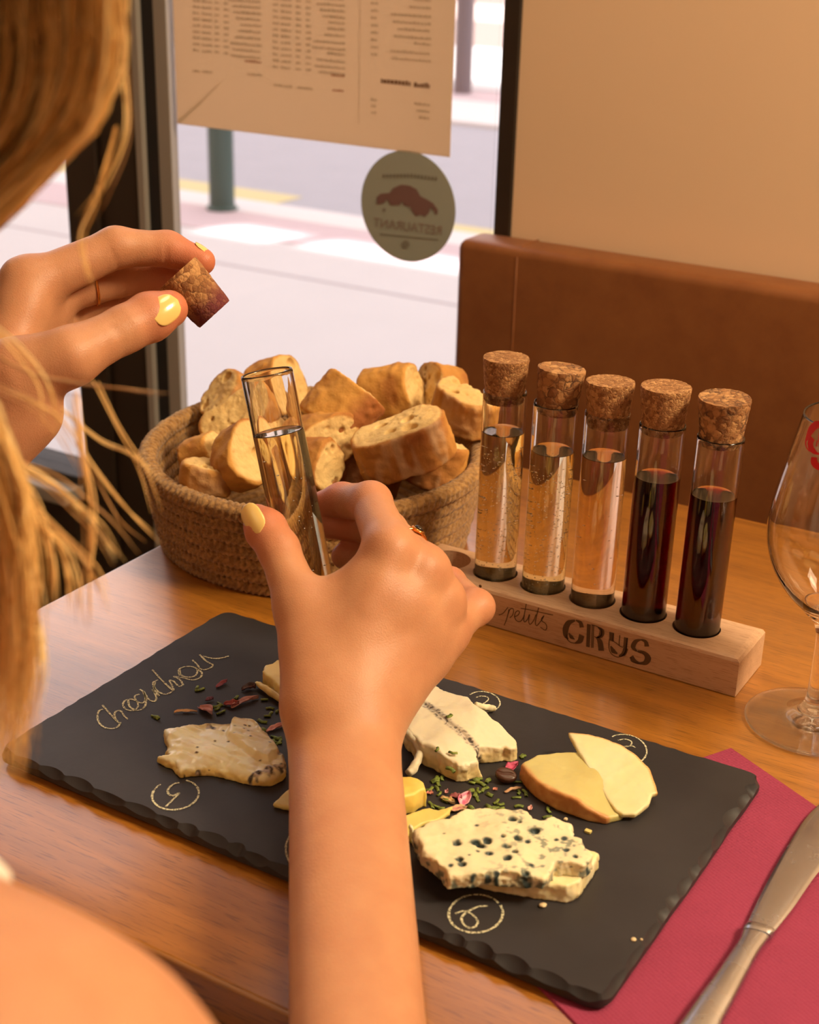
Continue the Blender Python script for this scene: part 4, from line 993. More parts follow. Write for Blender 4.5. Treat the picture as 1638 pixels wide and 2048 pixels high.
def crust_tube(pts, crop, zs, rad, mat, name, parent, col, seed):
    s, ox, oy = crop; c = spline(np.array([P(ox + x / s, oy + y / s, z) for (x, y), z in zip(pts, zs)]), 8); m = MB()
    r = np.interp(np.linspace(0, 1, len(c)), np.linspace(0, 1, len(rad)), rad); m.tube(c, r, 12); v = np.array(m.v); v += np.stack([vnoise(v, 500, seed + q) for q in range(3)], 1) * .0004
    me = mesh(name, v, m.f, True); vcol(me, 'tint', mixc(col, col * .8, np.clip(.5 + vnoise(v, 300, seed), 0, 1))); return obj(name, me, mat, parent)
crust_tube([(150, 640), (250, 720), (320, 810), (345, 900), (320, 1000), (270, 1090), (215, 1150)], CG, [SZ + .010, SZ + .0095, SZ + .008, SZ + .006, SZ + .0045, SZ + .003, SZ + .0022], [.0014, .0019, .0017, .0015, .0018, .0022, .0016], M_CHEESE, 'rind', gt, L3(236, 222, 190), 3)
crust_tube([(1010, 350), (1100, 372), (1180, 385), (1235, 398)], CG, [SZ + .008, SZ + .005, SZ + .0026, SZ + .002], [.0012, .0014, .0016, .0012], M_CHEESE, 'rind', gt, L3(238, 226, 190), 5)

C6 = (2.0526, 840, 1400)
pa = frame_poly([(408, 330, 0), (470, 402, 0), (560, 452, 0), (680, 497, 0), (765, 514, 0), (832, 478, .2), (800, 400, .5), (720, 290, .8), (650, 208, 1), (560, 212, 1), (480, 222, 1), (410, 256, 1)], C6, SZ, .009)
ca0 = (pa.min(0) + pa.max(0)) / 2
rl = [P(840 + x / 2.0526, 1400 + y / 2.0526, SZ)[:2] - ca0 for x, y in ((408, 330), (470, 402), (560, 452), (680, 497), (765, 514))]
def rind_d(V, line):
    m = np.full(len(V), 9.0)
    for i in range(len(line) - 1):
        a, b = np.array(line[i]), np.array(line[i + 1]); e = b - a; t = np.clip(((V[:, :2] - a) @ e) / (e @ e), 0, 1); m = np.minimum(m, np.linalg.norm(V[:, :2] - a - t[:, None] * e, axis=1))
    return m
def hard_col(line, w):
    def f(V, d2):
        t = sstep(w, w * .35, rind_d(V, line) + .0003 * vnoise(V, 400, 3)); c = mixc(L3(204, 192, 128), L3(190, 172, 102), sstep(-.0005, -.009, d2) * .0 + np.clip(.5 + fbm(V, 60, 3), 0, 1) * .5)
        return mixc(c, mixc(L3(212, 162, 102), L3(194, 136, 80), np.clip(.5 + fbm(V, 300, 9), 0, 1)), t)
    return f
cheese('hard_cheese_slice', 'thick yellow cheese wedge with an orange rind, under the thin slice', pa, SZ + .0002, .0086, hard_col(rl, .0022), M_HARD, top=lambda p: .0086 - .0055 * sstep(.004, .024, p[:, 0]), seed=41, edge=.0003)
b1, b2, b3 = P(840 + 608 / 2.0526, 1400 + 130 / 2.0526, SZ + .0125), P(840 + 960 / 2.0526, 1400 + 330 / 2.0526, SZ + .0075), P(840 + 830 / 2.0526, 1400 + 468 / 2.0526, SZ + .0042)
nz = nrm(np.cross(b2 - b1, b3 - b1)); nz = nz if nz[2] > 0 else -nz; exx = nrm(b2 - b1); eyy = np.cross(nz, exx)
def onplane(px, py): d = ray(px, py); t = ((b1 - CAM) @ nz) / (d @ nz); q = CAM + d * t - b1; return np.array([q @ exx, q @ eyy])
pbq = np.array([onplane(840 + x / 2.0526, 1400 + y / 2.0526) for x, y in ((608, 130), (690, 138), (765, 157), (830, 185), (885, 222), (942, 278), (962, 330), (978, 380), (955, 385), (940, 425), (885, 468), (832, 468), (802, 450), (765, 400), (715, 320), (660, 225))])
cb0 = (pbq.min(0) + pbq.max(0)) / 2; Rb = np.stack([exx, eyy, nz], 1); thb = .0024
rl2 = [onplane(840 + x / 2.0526, 1400 + y / 2.0526) - cb0 for x, y in ((608, 130), (690, 138), (765, 157), (830, 185), (885, 222), (942, 278), (962, 330), (978, 380))]
def thin_col(V, d2):
    t = sstep(.0013, .0004, rind_d(V, rl2)); c = mixc(L3(228, 216, 170), L3(220, 204, 148), np.clip(.5 + fbm(V, 70, 4), 0, 1) * .5); return mixc(c, L3(206, 150, 82), t)
cheese('hard_cheese_slice', 'thin pale cheese slice with a fine rind, leaning on the thick wedge', pbq, 0, thb, thin_col, M_HARD, seed=43, edge=.0002, k=.0006, frame=(b1 + Rb @ np.array([cb0[0], cb0[1], -thb]), Rb))

C5s = (5.46, 300, 1300)
ps = frame_poly([(135, 835, .8), (300, 822, .8), (600, 805, .9), (740, 802, .9), (880, 795, 1), (925, 765, 1), (1060, 780, 1), (1170, 822, 1), (1235, 920, 1), (1320, 980, .9), (1385, 1085, .9), (1465, 1150, .8), (1485, 1300, .5), (1450, 1425, .1), (1350, 1488, 0), (1250, 1500, 0), (1100, 1488, 0), (950, 1440, 0), (700, 1385, 0), (500, 1392, 0), (340, 1400, 0), (280, 1370, 0), (235, 1310, .1), (90, 1192, .3), (205, 1170, .4), (160, 1085, .5), (185, 1030, .6), (150, 930, .7)], C5s, SZ, .0066)
cs0 = (ps.min(0) + ps.max(0)) / 2
def s2(x, y, z=.0066): return P(300 + x / 5.46, 1300 + y / 5.46, SZ + z)[:2] - cs0
step_poly = np.array([s2(*q) for q in ((900, 770), (1060, 775), (1180, 815), (1330, 980), (1400, 1110), (1290, 1205), (1150, 1165), (990, 1040), (850, 935))])
def soft_top(p):
    d2 = poly_sdf(p[:, :2], step_poly); e_ = poly_sdf(p[:, :2], ps - cs0)
    return .0054 + .0030 * sstep(.0010, -.0010, d2 + .0008 * vnoise(p, 200, 3)) + .0010 * vnoise(p, 110, 9) + .0007 * vnoise(p * np.array([.35, 1, 1]), 420, 2) + .0005 * np.abs(vnoise(p, 300, 12)) - .0016 * sstep(.004, -.006, p[:, 1] + .006) * sstep(-.008, -.001, e_) + .0012 * sstep(-.0022, -.0008, e_) * sstep(.002, .008, p[:, 1])
PA = [(s2(1170, 1390, .003), .0024), (s2(1290, 1350, .004), .0026), (s2(1400, 1320, .004), .0024), (s2(1455, 1290, .004), .0018), (s2(1100, 1410, .003), .0014), (s2(540, 1340, .003), .0022), (s2(610, 1310, .004), .0012), (s2(640, 830), .0016), (s2(700, 840), .0014), (s2(1420, 1120), .0016), (s2(1380, 1040), .0010)]
FK = [s2(*q, .007) for q in ((710, 965), (690, 995), (520, 1050), (510, 1095), (920, 945), (925, 870), (1040, 855), (1085, 862), (1030, 905), (1080, 930), (1310, 1050), (1200, 1185), (855, 965), (380, 1255), (290, 1250), (640, 1215), (1105, 985), (800, 860))]
def soft_col(V, d2):
    c = mixc(L3(244, 234, 190), L3(228, 200, 120), sstep(.0044, .002, V[:, 2])); c = mixc(c, L3(250, 244, 220), sstep(-.25, .25, fbm(V * np.array([.5, 1, 1]), 120, 12, 3)) * sstep(.010, -.006, V[:, 0]) * sstep(.003, .005, V[:, 2])); c = mixc(c, L3(214, 176, 104), sstep(.1, .5, fbm(V, 150, 17, 2)) * .25)
    back = sstep(-.0022, -.0006, d2) * sstep(.001, .008, V[:, 1]) * np.clip(.75 + fbm(V, 350, 14), 0, 1); c = mixc(c, mixc(L3(150, 100, 50), L3(86, 64, 42), np.clip(.5 + 1.3 * fbm(V, 500, 19, 2), 0, 1)), back * .9)
    for q, r in PA:
        t = sstep(1.15, .7, np.hypot(V[:, 0] - q[0], V[:, 1] - q[1]) / r + .45 * vnoise(V, 500, 6)); g = np.clip(.5 + 1.2 * fbm(V, 800, 15, 2), 0, 1); c = mixc(c, mixc(L3(60, 50, 42), L3(186, 164, 134), g), t)
    for q in FK: c = mixc(c, L3(96, 76, 44), sstep(1.2, .7, np.hypot(V[:, 0] - q[0], (V[:, 1] - q[1]) * 1.6) / .0007 + .5 * vnoise(V, 900, 8)))
    return c
cheese('soft_cheese', 'runny soft cheese piece with grey mouldy rind, left of the forearm', ps, SZ + .0002, .0062, soft_col, M_MELT, top=soft_top, seed=51, edge=.0007, k=.0036, step=.00055)

C1s = (5.46, 300, 1300)
p1 = frame_poly([(1250, 160, 1), (1340, 142, 1), (1380, 110, 1), (1600, 100, 1), (1750, 300, .8), (1600, 560, 0), (1430, 540, .2), (1265, 340, .5), (1225, 255, .8), (1240, 210, 1)], C1s, SZ, .0075)
c1, _ = cheese('cheese_wedge', 'pale yellow cheese wedge peeking out behind the left of the wrist', p1, SZ + .0002, .0075, lambda V, d: mixc(L3(236, 214, 146), L3(226, 196, 116), np.clip(.5 + fbm(V, 90, 3), 0, 1)), M_HARD, seed=61, edge=.0009)
crust_tube([(1165, 365), (1240, 410), (1330, 470), (1440, 545), (1500, 580)], C1s, [SZ + .002, SZ + .0028, SZ + .0026, SZ + .0024, SZ + .0022], [.0011, .0016, .0018, .0019, .0015], M_HARD, 'rind', c1, L3(232, 206, 138), 7)
C4s = (3.561, 780, 1540)
p4 = frame_poly([(30, 40, 1), (150, 42, 1), (212, 62, 1), (238, 95, .9), (258, 215, .4), (240, 262, 0), (170, 310, 0), (40, 340, 0)], C4s, SZ, .0095)
cheese('cheese_wedge', 'yellow cheese chunk just right of the forearm, behind a thin slice', p4, SZ + .0002, .0092, lambda V, d: mixc(L3(238, 208, 112), L3(228, 184, 74), np.clip(.5 + fbm(V, 90, 5), 0, 1) * .7), M_HARD, seed=63, edge=.0004)
p4b = frame_poly([(40, 350), (170, 315), (280, 283), (340, 298), (445, 268), (425, 318), (350, 362), (240, 392), (165, 430), (150, 472), (95, 560), (20, 560)], C4s, SZ, .002)
cheese('cheese_slice', 'thin yellow cheese slice between the forearm and the blue cheese', p4b, SZ + .0002, .0020, lambda V, d: mixc(L3(232, 212, 132), L3(222, 200, 116), np.clip(.5 + fbm(V, 90, 6), 0, 1)), M_HARD, seed=65, edge=.0004, k=.0008)
p4c = frame_poly([(1395, 1105), (1418, 1085), (1440, 1062), (1480, 1030), (1600, 1000), (1690, 1050), (1600, 1150)], (2.5594, 0, 1180), SZ, .002)
cheese('cheese_slice', 'pointed tip of a yellow cheese slice left of the forearm', p4c, SZ + .0002, .0022, lambda V, d: mixc(L3(234, 212, 136), L3(224, 198, 112), np.clip(.5 + fbm(V, 90, 6), 0, 1)), M_HARD, seed=67, edge=.0004, k=.0008)

# ------------------------------------------------------------------ garnish
M_CHIVE = N('chive'); M_CHIVE.set(color=M_CHIVE.ramp(M_CHIVE.noise(M_CHIVE.coord(), 900, 2), [(.3, lin(66, 82, 26)), (.7, lin(132, 148, 58))]), rough=.6); M_CHIVE = M_CHIVE.m
rg = random.Random(21); protos = []
for k in range(6):
    L = rg.uniform(.0022, .0044); r = rg.uniform(.0006, .0009); m = MB(); bend = rg.uniform(-.0006, .0006); fl = rg.uniform(.45, .8)
    pts = [(-L / 2, 0, 0), (0, bend, .0001), (L / 2, 0, 0)]; m.tube(pts, [r, r * .95, r], 9, False); m.tube(pts, [r * .62, r * .6, r * .62], 9, False)
    v = np.array(m.v); v[:, 2] *= fl; n9 = 27
    f = list(m.f) + [(j, n9 + j, n9 + (j + 1) % 9, (j + 1) % 9) for j in range(9)] + [(18 + j, 18 + (j + 1) % 9, n9 + 18 + (j + 1) % 9, n9 + 18 + j) for j in range(9)]
    me = mesh('chive_piece', v, f, True); me.materials.append(M_CHIVE); protos.append((me, r * fl))
A = lambda L, c: [(c[1] + x / c[0], c[2] + y / c[0]) for x, y in L]
spots = A([(540, 1240), (570, 1280), (620, 1205), (990, 1195), (1040, 1205), (1060, 1275), (960, 1260), (1150, 1240), (460, 1330), (545, 1330), (570, 1390), (1110, 1340), (1170, 1400), (950, 1360), (1040, 1350), (1030, 1450), (395, 1495), (480, 1522), (600, 1560), (650, 1470), (760, 1412), (1240, 1480), (1290, 1505), (1215, 1560), (1300, 1565), (1150, 1540), (1510, 1540), (1480, 1435), (1500, 1370), (1575, 1380), (1550, 950), (940, 1555), (905, 1600), (1490, 1250), (545, 1535), (520, 1215), (1010, 1230), (990, 1400), (700, 1450), (1180, 1570), (870, 1600)], (5.85, 780, 1350)) \
    + A([(540, 430), (515, 415), (70, 740), (45, 730), (765, 590), (730, 640), (770, 680), (940, 520), (1250, 540), (1310, 640), (1320, 700), (1400, 670), (1230, 775), (1240, 870), (1400, 960), (1430, 1000), (1390, 1030), (1345, 955), (720, 610), (1280, 720), (1360, 1000)], (5.46, 300, 1300)) \
    + A([(1155, 640), (1148, 668), (1050, 425), (700, 520), (640, 605)], (1.9976, 520, 1300))
hi = A([(690, 480), (740, 905), (220, 610), (545, 870), (705, 1110)], (5.85, 780, 1350))
for i, (x, y) in enumerate([(*s_,) for s_ in spots] + hi):
    me, r = protos[i % 6]; o = bpy.data.objects.new('chive_piece', me); COL.objects.link(o)
    z = SZ + r * 1.25 if i < len(spots) else SZ + (.0116 if i not in (len(spots) + 2, len(spots) + 4) else .0105)
    p = P(x, y, z); o.location = tuple(p); o.scale = (1.15,) * 3; o.rotation_euler = (rg.uniform(-.5, .5), 0, rg.uniform(0, 6.28)); 
    on = i >= len(spots)
    tag(o, 'tiny green chive piece lying on the white ash-lined cheese' if on else 'tiny chopped green chive piece scattered on the slate among the cheeses', 'chive', 'chives on the white cheese' if on else 'chives scattered on the slate')
yb_ = P(1176, 1665, SZ)
tag(MB().box((yb_[0] - .0014, yb_[1] - .0010, SZ), (yb_[0] + .0014, yb_[1] + .0010, SZ + .0012), .0003).build('cheese_crumb', plain('yellow_crumb', lin(214, 196, 120), .6)), 'tiny yellow square crumb right of the blue cheese', 'crumb')
def petal(px, py, L, wd, yaw, col1, col2, curl, label, name='dried_petal', lift=.0008, seed=1):
    n, m = 16, 8; t = np.linspace(0, 1, n); u = np.linspace(-1, 1, m); T, U_ = np.meshgrid(t, u, indexing='ij')
    w = wd * np.sin(np.clip(T * 1.02 + .04, 0, 1) * math.pi) ** .55 * (1 + .25 * vnoise(np.stack([T * 3, U_ * 0, T * 0 + seed], -1), 1.7, seed)) / 2
    x = (T - .5) * L; y = U_ * w + .22 * L * curl * np.sin(T * math.pi); z = lift + .35 * wd * U_ ** 2 * (.4 + T) + .10 * L * abs(curl) * np.sin(T * 3.1) + .00045 * vnoise(np.stack([T * 5, U_ * 1.5, T * 0 + seed], -1), 1.3, seed + 3)
    v = np.stack([x, y, z], -1).reshape(-1, 3); v2 = v + np.array([0, 0, .00022]); k = n * m
    i, j = np.meshgrid(np.arange(n - 1), np.arange(m - 1), indexing='ij'); q = np.stack([i * m + j, (i + 1) * m + j, (i + 1) * m + j + 1, i * m + j + 1], -1).reshape(-1, 4)
    rim = [i * m for i in range(n)] + [(n - 1) * m + j for j in range(1, m)] + [i * m + m - 1 for i in range(n - 2, -1, -1)] + [j for j in range(m - 2, 0, -1)]
    sd = np.array([(rim[a], rim[(a + 1) % len(rim)], rim[(a + 1) % len(rim)] + k, rim[a] + k) for a in range(len(rim))])
    V = np.vstack([v, v2]); me = mesh(name, V, np.vstack([q[:, ::-1], q + k, sd]), True)
    s = np.clip(.5 + .9 * vnoise(np.stack([T * 1.2, U_ * 3.5, T * 0 + seed], -1), 1.6, seed + 9), 0, 1).reshape(-1); vcol(me, 'tint', mixc(L3(*col1) * 1.25, L3(*col2) * 1.25, np.tile(s, 2)))
    o = obj(name, me, M_PETAL); V0 = V[:, 2].min(); p = P(px, py, SZ); o.scale = (1.22,) * 3; o.location = (p[0], p[1], SZ - V0 * 1.22 + .0002); o.rotation_euler = (0, 0, yaw)
    return tag(o, label, 'petal', 'dried petals on the slate')
M_PETAL = attr_mat('petal', .65, .1, (.002, .001, .001), 900, .4)
ux = math.atan2(*(P(900, 1500, SZ) - P(800, 1500, SZ))[1::-1])                # direction of a level line in the photograph
Q1 = lambda x, y: (300 + x / 5.46, 1300 + y / 5.46); Q2 = lambda x, y: (780 + x / 5.85, 1350 + y / 5.85)
petal(*Q1(785, 390), .0060, .0022, ux + .85, (128, 50, 58), (98, 38, 48), .1, 'small dark red dried petal above the chalk-side garnish', seed=1)
petal(*Q1(650, 558), .0035, .0017, ux + .5, (112, 64, 84), (86, 48, 64), .1, 'tiny purple dried petal left of the green bits', seed=2)
petal(*Q1(610, 680), .0082, .0042, ux - .8, (200, 150, 138), (140, 70, 66), .25, 'beige and pink dried petal above the runny cheese', seed=3)
petal(*Q1(390, 690), .0088, .0016, ux + .05, (206, 166, 120), (176, 126, 84), .25, 'narrow tan dried petal, leftmost of the garnish', seed=4)
petal(*Q1(890, 610), .0060, .0036, ux - .1, (150, 64, 58), (116, 44, 46), -.15, 'rust red curled dried petal beside the chives', seed=5)
petal(*Q1(1040, 590), .0125, .0030, ux + .65, (196, 146, 132), (140, 88, 86), .35, 'long pinkish curled dried petal with a thin stem', seed=6)
petal(*Q1(1080, 440), .0058, .0034, ux + .3, (70, 42, 36), (48, 30, 28), .3, 'dark brown shrivelled petal next to the pale cheese curl', seed=7, lift=.0015)
petal(*Q1(1370, 870), .0080, .0026, ux + .6, (206, 150, 140), (170, 96, 96), .2, 'pale pink dried petal close to the left of the wrist', seed=8)
petal(*Q2(885, 1480), .0078, .0042, ux + 1.15, (206, 96, 130), (228, 186, 190), .2, 'bright magenta and white dried petal behind the blue cheese', seed=9)
petal(*Q2(1425, 1110), .0062, .0034, ux + .6, (190, 76, 110), (160, 56, 90), .2, 'magenta dried petal behind the coffee bean', seed=10, lift=.0014)
petal(*Q2(770, 1450), .0050, .0030, ux - .6, (150, 84, 86), (120, 62, 66), .2, 'dull red dried petal left of the magenta one', seed=11)
petal(*Q2(675, 1490), .0062, .0026, ux - .7, (198, 168, 118), (170, 136, 88), .2, 'tan dried petal near the yellow cheese chunk', seed=12)
petal(*Q2(465, 1400), .0026, .0017, ux - .3, (196, 128, 108), (176, 104, 90), .1, 'tiny salmon dried petal below the white cheese', seed=13)
petal(*Q2(1440, 1362), .0068, .0016, ux + .35, (190, 152, 116), (150, 112, 80), .3, 'thin brown petal sliver in front of the coffee bean', seed=14)
petal(*Q2(800, 1600), .0062, .0030, ux + .1, (206, 168, 130), (160, 90, 100), .2, 'tan and purple dried petal touching the back of the blue cheese', seed=15)
petal(*Q2(1230, 1357), .0017, .0013, ux, (196, 130, 110), (180, 110, 96), .1, 'speck of pink petal left of the coffee bean', seed=16)
petal(*Q2(663, 1388), .0018, .0013, ux + 1, (206, 150, 150), (186, 120, 124), .1, 'speck of pale pink petal among the chives', seed=17)
petal(*Q2(1640, 1580), .0022, .0016, ux + 1, (216, 160, 150), (196, 136, 124), .1, 'speck of pink petal behind the middle of the blue cheese', seed=18)
def bean(px, py, yaw, tilt, label):
    def fn(p, c, r):
        q = p / np.array([.0048, .0036, .0030]); d = (np.linalg.norm(q, axis=1) - 1) * .0030; d = smax(d, p[:, 2] - .0016, .0008)
        g = np.hypot(p[:, 1] - .0005 * np.sin(p[:, 0] * 700), (p[:, 2] - .0018)) - .00055; return smax(d, -g, .0004)
    V, Q = sdf_mesh(fn, (-.006, -.005, -.004), (.006, .005, .003), .0003, newton=1); me = mesh('coffee_bean', V, Q, True)
    o = obj('coffee_bean', me, plain('roasted_bean', lin(74, 42, 26), .38)); p = P(px, py, SZ); o.location = (p[0], p[1], SZ + .0032); o.rotation_euler = (tilt, .1, yaw); return tag(o, label, 'coffee bean')
bean(1011, 1563, ux - .35, .35, 'dark brown roasted coffee bean beside the orange-rind wedge')
M_CRUMB = plain('cream_crumb', lin(222, 200, 158), .7)
for i, (x, y, s, lb) in enumerate(((1086, 1813, .0014, 'cream crumb in front of the blue cheese'), (1267, 1881, .0009, 'tiny crumb near the front right corner of the slate'), (1283, 1880, .0005, 'smallest crumb near the front right corner of the slate'), (1131, 1640, .0010, 'pale crumb between the wedge and the blue cheese'))):
    bm = bmesh.new(); bmesh.ops.create_icosphere(bm, subdivisions=2, radius=s)
    for v_ in bm.verts: v_.co *= 1 + .35 * float(vnoise(np.array([v_.co]) * 1.0, 900, i)[0]); v_.co.z *= .6
    me = bpy.data.meshes.new('cheese_crumb'); bm.to_mesh(me); bm.free(); o = obj('cheese_crumb', me, M_CRUMB); p = P(x, y, SZ); o.location = (p[0], p[1], SZ + s * .5); tag(o, lb, 'crumb')
# ------------------------------------------------------------------ held tube and held cork
T0 = PD(533, 744, .632); T1 = PD(604, 1100, .652); ax = nrm(T0 - T1); TB = T0 - ax * TL
e = make_tube('test_tube', 0, .0915, M_GOLDEN, 60, label='open tube of pale golden wine held up in the right hand', cat='test tube', group='wine test tubes')
e.location = tuple(TB); e.rotation_mode = 'QUATERNION'; e.rotation_quaternion = Vector((0, 0, 1)).rotation_difference(Vector(ax))
def mid_axis(t): return TB + ax * t
ck = cork_mesh(77, .0112, .0094, .0245); st_ = np.zeros(len(ck.vertices) * 3); ck.vertices.foreach_get('co', st_); zz = st_.reshape(-1, 3)
tt = sstep(.014, .002, zz[:, 2] + .003 * vnoise(zz, 250, 3)); vcol(ck, 'stain', np.repeat((tt * .8)[:, None], 3, 1))
o = obj('cork_stopper', ck, M_CORKS); sharp(o, 55)
cA, cB = PD(430, 629, .6600), PD(354, 546, .6550); cax = nrm(cB - cA); cc_ = (cA + cB) / 2 - cax * .01225
o.location = tuple(cc_); o.rotation_mode = 'QUATERNION'; o.rotation_quaternion = Vector((0, 0, 1)).rotation_difference(Vector(cax))
tag(o, 'wine-stained cork stopper pinched between thumb and index of the left hand', 'cork')

# ------------------------------------------------------------------ the woman
PR = []                                              # (group, a, b, r1, r2, blend)
def bone(g, a, b, r1, r2, k=.004): PR.append((g, np.array(a, float), np.array(b, float), r1, r2, k))
def chain(g, pts, rad, k=.003):
    for i in range(len(pts) - 1): bone(g, pts[i], pts[i + 1], rad[i], rad[i + 1], k)
# torso and head
NB = np.array([-.305, .118, .960]); HC = np.array([-.292, .188, 1.145])
fd = nrm([-.34, .90, -.28]); hu = np.array([.05, .25, .96]); hu = nrm(hu - fd * (hu @ fd)); hr = np.cross(fd, hu)
SRt, SLt = np.array([-.142, .104, .9185]), np.array([-.462, .128, .925])
for sx in (-.05, .05): chain('core', [(-.355 + sx * 1.5, -.02, .56), (-.35 + sx, .02, .68), (-.342 + sx * 1.3, .065, .82), (-.337 + sx, .09, .90)], [.118, .095, .098, .07], .03)
for sx in (-.062, .062): bone('core', (-.342 + sx, .135, .80), (-.342 + sx, .125, .83), .058, .05, .03)
chain('core', [NB + [0, 0, -.04], SRt], [.050, .044], .03); chain('core', [NB + [0, 0, -.05], SLt], [.052, .047], .03)
chain('core', [NB + [0, -.01, -.02], HC - hu * .055 - fd * .015], [.050, .047], .02)
chain('core', [NB + [.02, -.01, .03], SRt + [-.03, -.01, .012]], [.030, .030], .03); chain('core', [NB + [-.02, -.01, .03], SLt + [.03, -.01, .012]], [.030, .030], .03)
bone('core', HC - fd * .022 + hu * .018, HC + fd * .018 + hu * .015, .076, .072, .012)
bone('core', HC + fd * .028 - hu * .040, HC + fd * .058 - hu * .088, .050, .022, .02)
bone('core', HC + fd * .086 + hu * .012, HC + fd * .104 - hu * .030, .006, .0095, .008)
for s in (-1, 1):
    bone('core', HC + fd * .070 + hr * s * .034 - hu * .024, HC + fd * .066 + hr * s * .044 - hu * .03, .018, .014, .014)
    bone('core', HC + fd * .083 + hr * s * .012 + hu * .016, HC + fd * .072 + hr * s * .045 + hu * .016, .008, .006, .01)
    bone('core', HC + hr * s * .072 - fd * .004 + hu * .008, HC + hr * s * .071 - fd * .002 - hu * .026, .011, .008, .003)
    bone('core', HC + fd * .101 + hr * s * .010 - hu * .031, HC + fd * .094 + hr * s * .013 - hu * .030, .006, .004, .005)
bone('core', HC + fd * .082 - hu * .058 - hr * .014, HC + fd * .082 - hu * .058 + hr * .014, .0075, .0075, .006)
# right arm
WR = PD(690, 1500, .588); ER = np.array([-.118, .196, .757]); nR = cam_dir(1, 0, 0)
chain('core', [SRt, SRt * .55 + ER * .45, ER], [.047, .041, .034], .02)
bone('core', PD(648, 1500, .588), ER + [-.006, 0, .004], .0142, .016, .012); bone('core', PD(730, 1500, .588), ER + [.008, 0, 0], .0142, .016, .012)
# right hand: palm
cI, cM, cR_, cP = PD(650, 1425, .592), PD(688, 1425, .594), PD(724, 1430, .597), PD(752, 1440, .602)
mI, mM, mR, mP = PD(782, 1102, .614), PD(846, 1142, .620), PD(880, 1202, .626), PD(890, 1266, .632)
bone('core', PD(690, 1500, .588), PD(700, 1400, .596), .0150, .0155, .012)
for c_, m_, r1, r2 in ((cI, mI, .0125, .0108), (cM, mM, .0128, .0108), (cR_, mR, .0125, .0104), (cP, mP, .0118, .0098)): bone('core', c_, m_, r1, r2, .010)
for a_, b_ in ((mI, mM), (mM, mR), (mR, mP)): bone('core', a_ * .75 + cM * .25, b_ * .75 + cR_ * .25, .0105, .0100, .008)
for m_, s in ((mI, .0052), (mM, .0052), (mR, .0048), (mP, .0046)): bone('core', m_ - FW * .0068 + UP * .001, m_ - FW * .0064 - UP * .002, s, s, .007)   # knuckles
for c_, m_ in ((cI, mI), (cM, mM), (cR_, mR)): bone('core', c_ * .35 + m_ * .65 - FW * .0094, m_ - FW * .0086, .0016, .0022, .006)     # tendons
tC, tM, tI, tT = PD(628, 1400, .594), PD(602, 1215, .612), PD(557, 1098, .627), PD(514, 1036, .6385)
bone('core', tC, tM, .0132, .0106, .012)
bone('core', PD(640, 1215, .612), PD(765, 1150, .617), .0092, .0095, .012); bone('core', PD(650, 1290, .606), PD(760, 1210, .612), .0108, .0108, .012)   # web
chain('thumb_r', [tM, tI, PD(531, 1058, .634), tT], [.0106, .0086, .0088, .0062], .004)
iP, iD, iT = PD(742, 1005, .648), PD(684, 1001, .667), PD(650, 1008, .6715)
chain('index_r', [mI, iP, iD, iT], [.0106, .0090, .0078, .0066], .004)
pP, pD, pT = PD(772, 1062, .658), PD(706, 1046, .675), PD(662, 1050, .6735)
chain('middle_r', [mM, pP, pD, pT], [.0106, .0091, .0079, .0066], .004)
chain('ring_r', [mR, PD(800, 1132, .668), PD(736, 1112, .6765), PD(690, 1112, .674)], [.0100, .0086, .0075, .0064], .004)
kP, kD, kT = PD(950, 1214, .652), PD(900, 1165, .680), PD(838, 1162, .676)
chain('pinky_r', [mP, kP, kD, kT], [.0094, .0076, .0068, .0058], .004)
bone('pinky_r', kP - FW * .002, kP - FW * .002 + RT * .0015, .0070, .0066, .004)
# left arm and hand
WL = PD(20, 812, .626); EL = np.array([-.535, .290, .765])
chain('core', [SLt, SLt * .55 + EL * .45, EL], [.046, .041, .035], .02)
for off in ((-30, 22), (34, -14)): bone('core', PD(20 + off[0], 812 - off[1], .626), EL, .0148, .032, .012)
M2 = [PD(60, 572, .650), PD(96, 588, .670), PD(112, 630, .690), PD(100, 676, .708)]; C2 = [PD(-6, 770, .634), PD(10, 780, .644), PD(20, 790, .652), PD(28, 800, .660)]
for c_, m_, r2 in zip(C2, M2, (.0112, .0110, .0104, .0096)): bone('core', c_, m_, .0125, r2, .010)
for i in range(3): bone('core', M2[i] * .8 + C2[i] * .2, M2[i + 1] * .8 + C2[i + 1] * .2, .0104, .0100, .008)
bone('core', WL, PD(12, 780, .640), .016, .016, .012)
bone('core', M2[0] - RT * .004 + UP * .004, M2[0] - RT * .002 + UP * .005, .0085, .008, .006)
t2 = [PD(38, 745, .617), PD(138, 714, .617), PD(250, 658, .630), PD(300, 634, .637), PD(338, 618, .6425)]
bone('core', t2[0], t2[1], .0158, .0120, .010)
chain('thumb_l', t2[1:], [.0120, .0098, .0104, .0084], .004)
chain('index_l', [M2[0], PD(232, 495, .662), PD(335, 498, .6685), PD(403, 523, .6690)], [.0112, .0090, .0078, .0064], .004)
chain('middle_l', [M2[1], PD(252, 553, .684), PD(335, 552, .6860), PD(384, 572, .6805)], [.0108, .0088, .0077, .0064], .004)
chain('ring_l', [M2[2], PD(250, 606, .698), PD(320, 598, .698), PD(362, 610, .692)], [.0102, .0083, .0074, .0062], .004)
chain('pinky_l', [M2[3], PD(215, 656, .710), PD(272, 643, .709), PD(305, 636, .705)], [.0092, .0072, .0065, .0056], .004)
CRE = []                                             # skin creases: centre, direction across, depth, width, reach
def crease(c, t, dpt=.0006, w=.0006, reach=.007): CRE.append((np.array(c), nrm(t), dpt, w, reach))
u_ = nrm(tT - tI)
for s in (-.0030, -.0006, .0018): crease(tI - FW * .008 + u_ * s, u_, .0005, .0005, .006)
